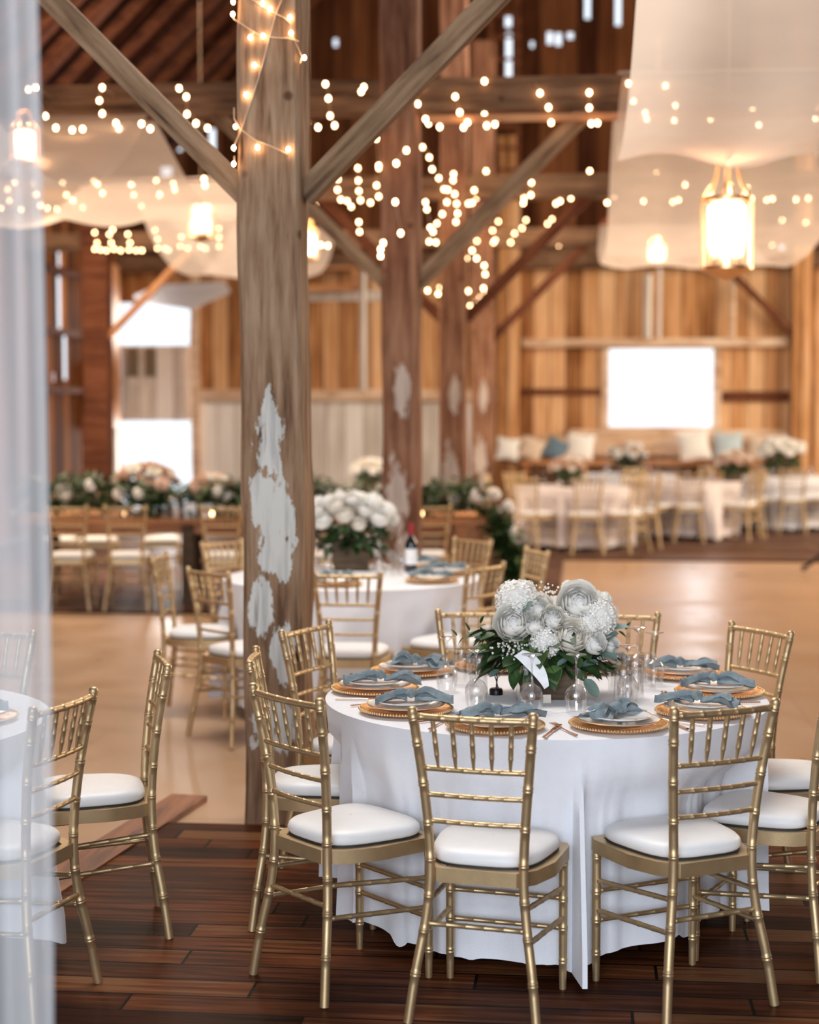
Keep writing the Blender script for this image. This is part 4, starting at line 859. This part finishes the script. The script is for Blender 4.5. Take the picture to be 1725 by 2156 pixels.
def gpath(q):   # along the table, then hanging off its right end
    if q<.72: s=q/.72; return Vector((lerp(hx0,hx1-.05,s),HY-.24+.05*sin(9*s),.79+.04*sin(14*s)))
    s=(q-.72)/.28; return Vector((hx1+.05+.22*sin(s*1.9),HY-.22-.20*s,.80-.74*s))
for i in range(3800):
    q=rnd.random(); c=gpath(q); wz=.085 if q<.72 else .13; a=rnd.uniform(0,2*pi); el=rnd.uniform(-.6,.9)
    it=(c+Vector((rnd.gauss(0,.06),rnd.gauss(0,.09),rnd.uniform(0,.29) if q<.72 else rnd.gauss(0,.05))),(cos(a)*cos(el),sin(a)*cos(el)-.2,sin(el)),rnd.uniform(.08,.14),rnd.uniform(.035,.055)); (sp if i%4 else sp2).append(it)
o=bpy.data.objects.new('foliage',leaf_cluster('foliage',MT['leaf'],sp,8)); col.objects.link(o); o.parent=t
o=bpy.data.objects.new('foliage',leaf_cluster('foliage',MT['leaf2'],sp2,9)); col.objects.link(o); o.parent=t
for i,(px,py,r,me) in enumerate([(136,1038,.075,ROSE2),(250,1040,.06,ROSE2),(190,1022,.055,ROSE),(340,1022,.06,PEONY),(460,1036,.055,ROSE2),(478,1044,.05,ROSE),(680,1050,.055,ROSE2),(740,1060,.05,ROSE),(1003,1045,.065,ROSE),(1040,1042,.06,ROSE2),(1068,1065,.05,ROSE),(1080,1120,.05,ROSE2),(1085,1180,.045,ROSE2),(955,1050,.05,ROSE2),(410,1026,.05,PEONY),(290,1040,.05,ROSE)]):
    p=P(px,py,HY-.36); place('rose',me,t,p,(1.1,0,i),r)
arrangement(((303-862.5)/F*HY,HY+.15,.765),'large blush rose mound on the harvest table before the bright doorway',1.3,True,31,[PEONY,ROSE2,PEONY],False)
arrangement(((440-862.5)/F*HY,HY+.18,.765),'peach flower mound on the harvest table beside the painted post',1.0,True,32,[PEONY,PEONY,ROSE2],False)
arrangement(((150-862.5)/F*HY,HY+.2,.765),'blush and white flower mound on the harvest table by the curtain',.75,True,33,[PEONY,ROSE,ROSE],False)
for (px0,px1,y0,y1,lab) in [(388,412,1040,1072,'white card standing on the harvest table, left one'),(420,446,1036,1066,'white card standing on the harvest table by the post')]:
    d=HY-.40; w_=(px1-px0)/F*d; h_=(y1-y0)/F*d; mb=MB(); mb.box(-w_/2,w_/2,-.004,.004,0,h_); mb.box(-w_/4,w_/4,-.03,.0,0,.006)
    tag(mb.build('table_card',MT['paper'],None,False,45,(((px0+px1)/2-862.5)/F*d,d,.766),(-.08,0,0)),lab,'card')
t=thing('lantern','clear glass lantern on the harvest table left of the cards','lantern',((370-862.5)/F*(HY-.38),HY-.38,.766))
mb=MB(); mb.lathe([(.06,0),(.075,.05),(.075,.16),(.05,.2)],20); mb.build('glass_body',MT['glass'],t); mb=MB(); mb.lathe([(.001,.0),(.03,0),(.03,.10),(.001,.10)],14); mb.build('candle',MT['white_paint'],t)
for i,(px,lab) in enumerate([(262,'lit votive candle behind the second harvest chair'),(446,'lit votive candle beside the cards on the harvest table'),(888,'lit votive candle right of the second post')]):
    d=HY-.44; t=thing('votive_candle',lab,'candle',((px-862.5)/F*d,d,.766),0,'votives on the harvest table')
    mb=MB(); mb.lathe([(.001,0),(.026,0),(.03,.06)],16); mb.build('glass_cup',MT['glass'],t); mb=MB(); mb.ball((0,0,.045),.012,8,6,(1,1,1.6)); mb.build('flame',MT['candle'],t)
# bench and pillows along the far wall
bl=onU(1095,960,UB-.7)[0]; br=onU(1645,960,UB-.7)[0]
t=thing('long_bench','long wooden bench piled with pillows under the bright window','bench',BW((bl+br)/2,UB-.55,0),-YAW); Lb=(br-bl)/2
mb=MB(); mb.box(-Lb,Lb,-.28,.28,.88,.94); mb.build('seat',MT['orange_wood'],t,False); mb=MB(); mb.box(-Lb,Lb,.24,.30,1.0,1.30); mb.build('backrest',MT['ledge'],t,False)
for sx in (-.95,-.5,0,.5,.95):
    mb=MB(); mb.box(-.05,.05,-.25,.25,0,.88); mb.build('leg',MT['orange_wood'],t,False,loc=(sx*Lb,0,0))
def pillow_mesh(mat):
    mb=MB()
    for s in (-1,1):
        mb.grid(lambda i,j:((i-.5)*.46*(1-.12*sin(pi*j)), s*.085*(sin(pi*i)*sin(pi*j))**.55, (j-.5)*.46*(1-.12*sin(pi*i))+.21),12,12)
    return mb.mesh('pillow',mat,True,80)
for px,m,r,sz,lab in [(1120,'pillow_beige',.35,.8,'beige pillow leaning at the left end of the bench'),(1170,'pillow_blue',.5,.78,'slate-blue pillow on the bench tilted on its corner'),(1222,'pillow_white',.1,.95,'white pillow right of the slate-blue one'),(1462,'pillow_white',-.15,1.1,'large white pillow under the right half of the window'),(1535,'pillow_pale',0,1.0,'pale grey-blue pillow right of the window'),(1070,'pillow_white',.1,.8,'white pillow by the broad far post'),(1604,'pillow_beige',.1,.9,'beige pillow at the right end of the bench')]:
    v_=onU(px,930,UB-.6)[0]; o=bpy.data.objects.new('pillow',pillow_mesh(MT[m])); col.objects.link(o)
    o.matrix_world=Matrix.Translation(BW(v_,UB-.62,.95))@Matrix.Rotation(-YAW,4,'Z')@Matrix.Rotation(-.25,4,'X')@Matrix.Translation((0,0,.21*sz))@Matrix.Rotation(r,4,'Y')@Matrix.Translation((0,0,-.21*sz))@Matrix.Scale(sz,4); tag(o,lab,'pillow','pillows on the wall bench')
# tripod foot at right edge
p=G(1693,1203); t=thing('tripod_stand','black tripod stand leg poking in at the right edge','stand',(p.x+.55,p.y,0))
for k in range(3):
    a=pi+k*2*pi/3; mb=MB(); mb.tube([(.55*cos(a),.55*sin(a),.035),(.05*cos(a),.05*sin(a),.42)],.022,8); mb.ball((.55*cos(a),.55*sin(a),.035),.032,8,6); mb.build('leg',MT['black_metal'],t)
mb=MB(); mb.tube([(0,0,.3),(0,0,1.3)],.02,8); mb.build('pole',MT['black_metal'],t)

# ================================================================ STRING LIGHTS
bulb_me=None
def bulb_mesh(r,mat):
    mb=MB(); mb.ball((0,0,0),r,8,6,(1,1,1.25)); return mb.mesh('bulb',mat)
BF=bulb_mesh(.0145,MT['bulb']); BN=bulb_mesh(.0085,MT['bulb_near'])
def z1(p): return (p[0]*.49855,p[1]*.49855)
def z2(p): return (860+p[0]*.50145,p[1]*.50145)
def strand(label,chains,conv,d,me=BF,wr=.0022,jit=.12):
    rnd=random.Random(len(label)); t=thing('string_light',label,'string lights',(0,0,0),0,'warm string lights'); mb=MB()
    for ch in chains:
        pts=[]
        dd=d+rnd.uniform(-jit,jit)
        for q in ch:
            x,y=conv(q); dq=dd+rnd.uniform(-.04,.04); p=P(x,y,dq); pts.append(p); o=bpy.data.objects.new('bulb',me); col.objects.link(o); o.parent=t; o.location=p
        if len(pts)>1: mb.tube([p+Vector((0,0,.02)) for p in pts],wr,5)
    q0=conv(chains[0][0]); p=P(q0[0],q0[1],d)   # feed wire up to the tie beam it is stapled to
    ub=min((5.05,10.1,15.2),key=lambda u_:abs(toB(p)[1]+.26-u_)); bv=toB(p)[0]; mb.tube([p,BW(bv,ub-.115,3.9 if p.z<3.9 else p.z)],wr,5)
    mb.build('wire',MT['wire'],t)
    return t
D2=OY+5.05-.26; D3=OY+10.1-.3; D4=OY+15.2-.3
strand('string lights swagged on the tie beam left of the painted post',[[(432,370),(420,425),(432,480),(490,520),(503,545)],[(757,373),(787,409),(790,482),(828,521),(877,541)],[(598,523),(635,544)]],z1,D2)
strand('string lights on the tie beam between the first and second posts',[[(1375,355),(1387,416),(1395,489),(1414,530)],[(1344,538),(1295,523),(1274,520)],[(1537,368),(1526,387)],[(1717,635),(1674,690)],[(1590,585),(1600,700)]],z1,D2)
strand('string lights on the tie beam right of the second post',[[(40,370),(40,437),(72,500),(85,518),(132,533)],[(197,406),(216,472),(249,514),(232,535)],[(320,341),(291,414),(320,482),(329,528),(364,522)],[(520,340),(553,391),(589,451),(597,489),(600,515)],[(760,389),(760,453),(768,519),(795,517)]],z2,D2)
strand('string lights showing through the big right drape',[[(925,352),(946,425),(995,474),(1001,500)],[(1080,362),(1122,443),(1117,506)],[(1227,348),(1239,423),(1269,500)],[(1428,338),(1467,387),(1446,460),(1472,525)],[(1634,353),(1661,414),(1720,465),(1710,497)]],z2,D2)
strand('string lights in two ladders between the first and second posts',[[(1512,710),(1514,763),(1516,807),(1523,846),(1565,856)],[(1516,938),(1519,979)],[(1397,744),(1428,757),(1426,802),(1440,843),(1467,849),(1484,873)],[(1600,710),(1591,783),(1600,830),(1622,824)],[(1305,795),(1303,840),(1332,870)],[(1355,1035),(1385,1038)]],z1,D3)
strand('short string of lights crossing the second post',[[(1717,635),(1674,690)],[(1670,853),(1693,985)],[(1619,1026),(1608,1053),(1608,1081)]],z1,D2-.1)
strand('string of lights curving down right of the second post',[[(0,630),(25,600),(28,628),(60,618),(88,661),(100,711),(128,748),(150,795),(165,797),(195,815),(203,856),(207,896),(200,932)],[(15,906),(25,945),(17,960),(35,945),(42,980)]],z2,D3-.2)
strand('string of lights zigzagging beside the second post',[[(190,731),(188,757),(162,849),(143,899),(120,938),(104,973),(88,1015),(116,1018)],[(72,849),(78,879),(92,955)]],z2,D3)
strand('string lights hanging across the long knee brace',[[(327,719),(317,762),(277,799),(285,832),(268,852),(252,855)],[(529,729),(517,767),(515,819),(486,833),(483,853)],[(762,718),(728,765),(714,811),(683,832),(638,845),(620,855)],[(405,815),(407,845),(380,853)]],z2,D3+.1)
strand('string lights in the lower swags left of the drape',[[(319,917),(378,930),(354,968),(292,974),(288,1012),(240,1026)],[(494,924),(478,958),(446,980),(430,1018),(365,1008),(358,1018)],[(604,920),(585,940),(585,973),(543,1018)],[(676,1007),(650,1025),(632,1030)],[(786,965),(782,1015),(750,1026)]],z2,D4)
strand('tangled cluster of string lights hanging lowest above the far posts',[[(268,1052),(287,1085),(245,1085)],[(152,1070),(185,1085),(197,1122),(227,1125),(205,1145),(222,1160),(175,1170),(210,1185),(205,1220),(187,1228)],[(235,1210),(252,1222),(205,1263),(224,1293),(227,1322),(260,1285),(286,1267),(300,1250),(320,1230),(316,1210),(323,1152),(319,1115)],[(81,1220),(133,1208),(125,1234),(86,1273),(100,1277)]],z2,D3+.3)
strand('string lights behind the lower right drape',[[(884,735),(891,777),(865,823),(835,851)],[(1042,729),(1001,752),(999,806),(988,845)],[(1162,737),(1163,776),(1135,840),(1111,848)],[(1428,737),(1400,765)]],z2,D3)
strand('string lights right of the lantern chandelier',[[(1604,727),(1593,768),(1573,807),(1530,835),(1505,840)],[(1715,745),(1692,792),(1680,833),(1628,838)]],z2,D3)
strand('string lights low at the right edge beside the chandelier',[[(1570,925),(1575,962),(1550,995),(1540,1020),(1528,1028)],[(1669,934),(1658,974),(1642,1018),(1632,1022)],[(1705,1018),(1720,1020)],[(1443,1012),(1400,1015)]],z2,D4)
strand('string lights showing through the left drapes',[[(265,773),(281,823),(308,846),(350,877)],[(397,765),(412,778),(433,816)],[(555,780),(565,824),(597,870)],[(660,763),(674,822)],[(733,775),(738,800)],[(862,755),(866,783)]],z1,D3)
strand('row of string lights hanging low on the left below the drapes',[[(400,982),(410,1026),(400,1052),(425,1055),(450,1058)],[(476,970),(462,990),(470,1026),(482,1052),(510,1058)],[(540,989),(549,1026),(545,1055),(575,1058),(600,1058)],[(655,972),(666,1010),(665,1048),(697,1050),(712,1057)],[(766,1000),(762,1040),(793,1048)],[(846,1005),(848,1040),(868,1050)],[(925,965),(925,1003),(925,1041)]],z1,D4)
strand('string lights veiled by the foreground curtain, upper left',[[(150,370),(120,378),(193,490),(236,540)],[(305,549),(349,545)]],z1,D2)
strand('string lights veiled by the foreground curtain, lower left',[[(32,800),(40,847),(62,770)],[(143,770),(152,821),(170,868),(200,880),(241,884)],[(90,885),(5,880)]],z1,D3)
# lights wound round the nearest post (wire runs on its faces)
t=thing('string_light','string lights wound round the top of the painted post','string lights',(0,0,0),0,'warm string lights')
def onpost(px,py,off=.012):
    v_,z_=onU(px,py,-.131-off)
    if v_>.134:   # wraps onto the right face
        u_,z2_=onV(px,py,.131+off); return BW(.131+off,max(-.14,min(.14,u_)),z2_)
    return BW(max(v_,-.148),-.131-off,z_)
bs=[(980,60),(1110,15),(1140,38),(1225,73),(1230,140),(1058,158),(1112,152),(1276,231),(1075,275),(1040,400),(995,535),(950,625),(960,693),(1088,622),(1218,630),(985,8)]
for q in bs:
    px,py=z1(q); p=onpost(px,py,.018); o=bpy.data.objects.new('bulb',BN); col.objects.link(o); o.parent=t; o.location=p
mb=MB()
for ch in [[(955,50),(975,80),(1040,115),(1100,150),(1165,160),(1225,162),(1262,175)],[(1040,-20),(1090,15),(1140,45),(1200,75),(1225,95),(1235,150),(1276,240),(1268,268)],[(1190,0),(1165,60),(1140,150),(1110,270),(1080,370),(1050,460),(1020,545),(975,615),(955,640)],[(955,455),(975,500),(1010,540),(1055,575),(1085,595),(1140,615),(1190,640),(1215,650)],[(1058,158),(1075,130)],[(1075,275),(1108,282)],[(1040,400),(1068,395)],[(1088,622),(1085,598)],[(940,660),(958,690)]]:
    P_=[onpost(*z1(q),.006) for q in ch]; mb.tube(P_,.0028,6)
mb.build('wire',MT['wire'],t)
# ================================================================ CHANDELIERS
def chandelier(px,py0,py1,d,label,power,wpx,detail=True):
    s=d/F; r=wpx*s/2; h=(py1-py0)*s; p=P(px,py1,d); z0=0
    t=thing('lantern_chandelier',label,'chandelier',p,0,'lantern chandeliers')
    mb=MB(); mb.lathe([(.001,-.10*h),(r*.45,-.06*h),(r*1.02,0),(r*1.02,.03*h),(r*.96,.03*h),(r*.96,0)],24); mb.lathe([(r*.90,.62*h),(r*1.03,.62*h),(r*1.03,.66*h),(r*.90,.66*h)],24)
    for k in range(12):
        a=k*pi/6; mb.tube([(r*cos(a),r*sin(a),.02*h),(r*cos(a),r*sin(a),.64*h)],.004,6)
    for k in range(6):
        a=k*pi/3+.2; mb.tube([curve([(r*cos(a)*f,r*sin(a)*f,z*h) for f,z in ((1,.66),(.62,.78),(.48,.90),(.3,.99),(.03,1.0))],i/10) for i in range(11)],.006,6)
    mb.build('frame',MT['brass'],t)
    mb=MB(); mb.lathe([(r*.92,.04*h),(r*.92,.62*h)],28,fn=lambda a,q:1+.03*sin(14*a)); mb.build('crystal_drum',MT['crystal'],t)
    mb=MB()
    for k in range(5):
        a=k*2*pi/5; mb.ball((r*.4*cos(a),r*.4*sin(a),.36*h),r*.22,10,8,(1,1,2.2))
    mb.build('bulb',MT['lamp'],t)
    mb=MB(); mb.lathe([(r*.62,.16*h),(r*.70,.22*h),(r*.72,.58*h),(r*.5,.62*h)],24); mb.build('frosted_shade',MT['shade'],t)
    if detail:
        mb=MB()
        for k in range(6):
            a=k*pi/3+.5; mb.ball((r*.8*cos(a),r*.8*sin(a),.72*h),r*.14,8,6,(1,1,1.4))
        mb.build('crystal_drop',MT['crystal'],t)
    top=6.0; mb=MB(); mb.tube([(0,0,h),(0,0,top-p.z)],.0025,6); mb.build('chain',MT['wire'],t)
    l=bpy.data.lights.new('chandelier_light','POINT'); l.energy=power; l.color=(1,.66,.38); l.shadow_soft_size=r*.5
    o=bpy.data.objects.new('chandelier_light',l); col.objects.link(o); o.location=p+Vector((0,0,.36*h)); 
    return t
chandelier(1530,342,568,10.6,'glowing crystal lantern chandelier hanging in front of the right drapes',170,108)
chandelier(1383,500,556,19.5,'small glowing chandelier behind the lower right drape',750,44,False)
chandelier(424,392,500,17.9,'glowing chandelier behind the left drapes near the painted post',520,52,False)
chandelier(650,465,545,18.5,'glowing chandelier just right of the painted post',420,40,False)
chandelier(52,235,345,11.5,'glowing chandelier seen through the foreground curtain',200,60,False)
# ================================================================ DRAPES
def swag(v0,v1,u0,u1,za,zb,sag,label,seed,open_=0.0):
    mb=MB(); rnd=random.Random(seed); ph=[rnd.uniform(0,6) for _ in range(5)]
    def f(i,j):
        g=.5-.5*cos(pi*i) if 0 else i
        gather=1-.05*(abs(2*i-1)**6); vm=(v0+v1)/2; v=vm+(j-.5)*(v1-v0)*gather+.02*sin(6*i+ph[0])
        z=lerp(za,zb,i)-4*sag*i*(1-i)*(1+.03*sin(3*j+ph[1])) +(.030*sin(9*j*pi/2+ph[2]+3*i)+.018*sin(17*j+ph[3]-5*i))*(.15+.85*(1-abs(2*i-1)**3))
        return (v-vm,lerp(u0,u1,i)-u0,z-za)
    mb.grid(f,44,40); o=mb.build('ceiling_drape',MT['drape'],None,True,80,BW((v0+v1)/2,u0,za),BR); return tag(o,label,'drape','sheer ceiling drapes')
swag(1.52,3.5,-.1,5.0,4.5,4.12,1.12,'sheer white drape sagging nearest at the upper right',1)
swag(1.50,3.42,5.0,15.1,4.12,4.12,.90,'sheer white drape sagging behind the chandelier at right',2)
swag(-3.85,-1.8,-.1,5.0,4.5,3.92,1.05,'sheer white drape sagging at the upper left behind the curtain',3)
swag(-3.85,-1.8,5.0,10.1,3.92,4.12,.60,'sheer white drape sagging left of the painted post',4)
swag(-3.35,-1.9,10.1,15.1,4.12,4.12,.82,'sheer white drape ending behind the painted post',5)
# foreground curtain
mb=MB(); cz=0; CD=3.0
xr=(103-862.5)/F*CD; 
def fcur(i,j):
    z=lerp(.0,3.1,j); x=lerp(-1.25,xr,i)+.012*sin(z*1.4)*i-.012*(1-j)*i; y=CD+.020*sin(i*30+.6*sin(z*2))+.008*sin(i*61+z)
    return (x-xr,y-CD,z)
mb.grid(fcur,120,30)
tag(mb.build('sheer_curtain',MT['curtain'],None,True,80,(xr,CD,0.0)),'sheer white curtain hanging at the left edge, nearest to us','curtain')
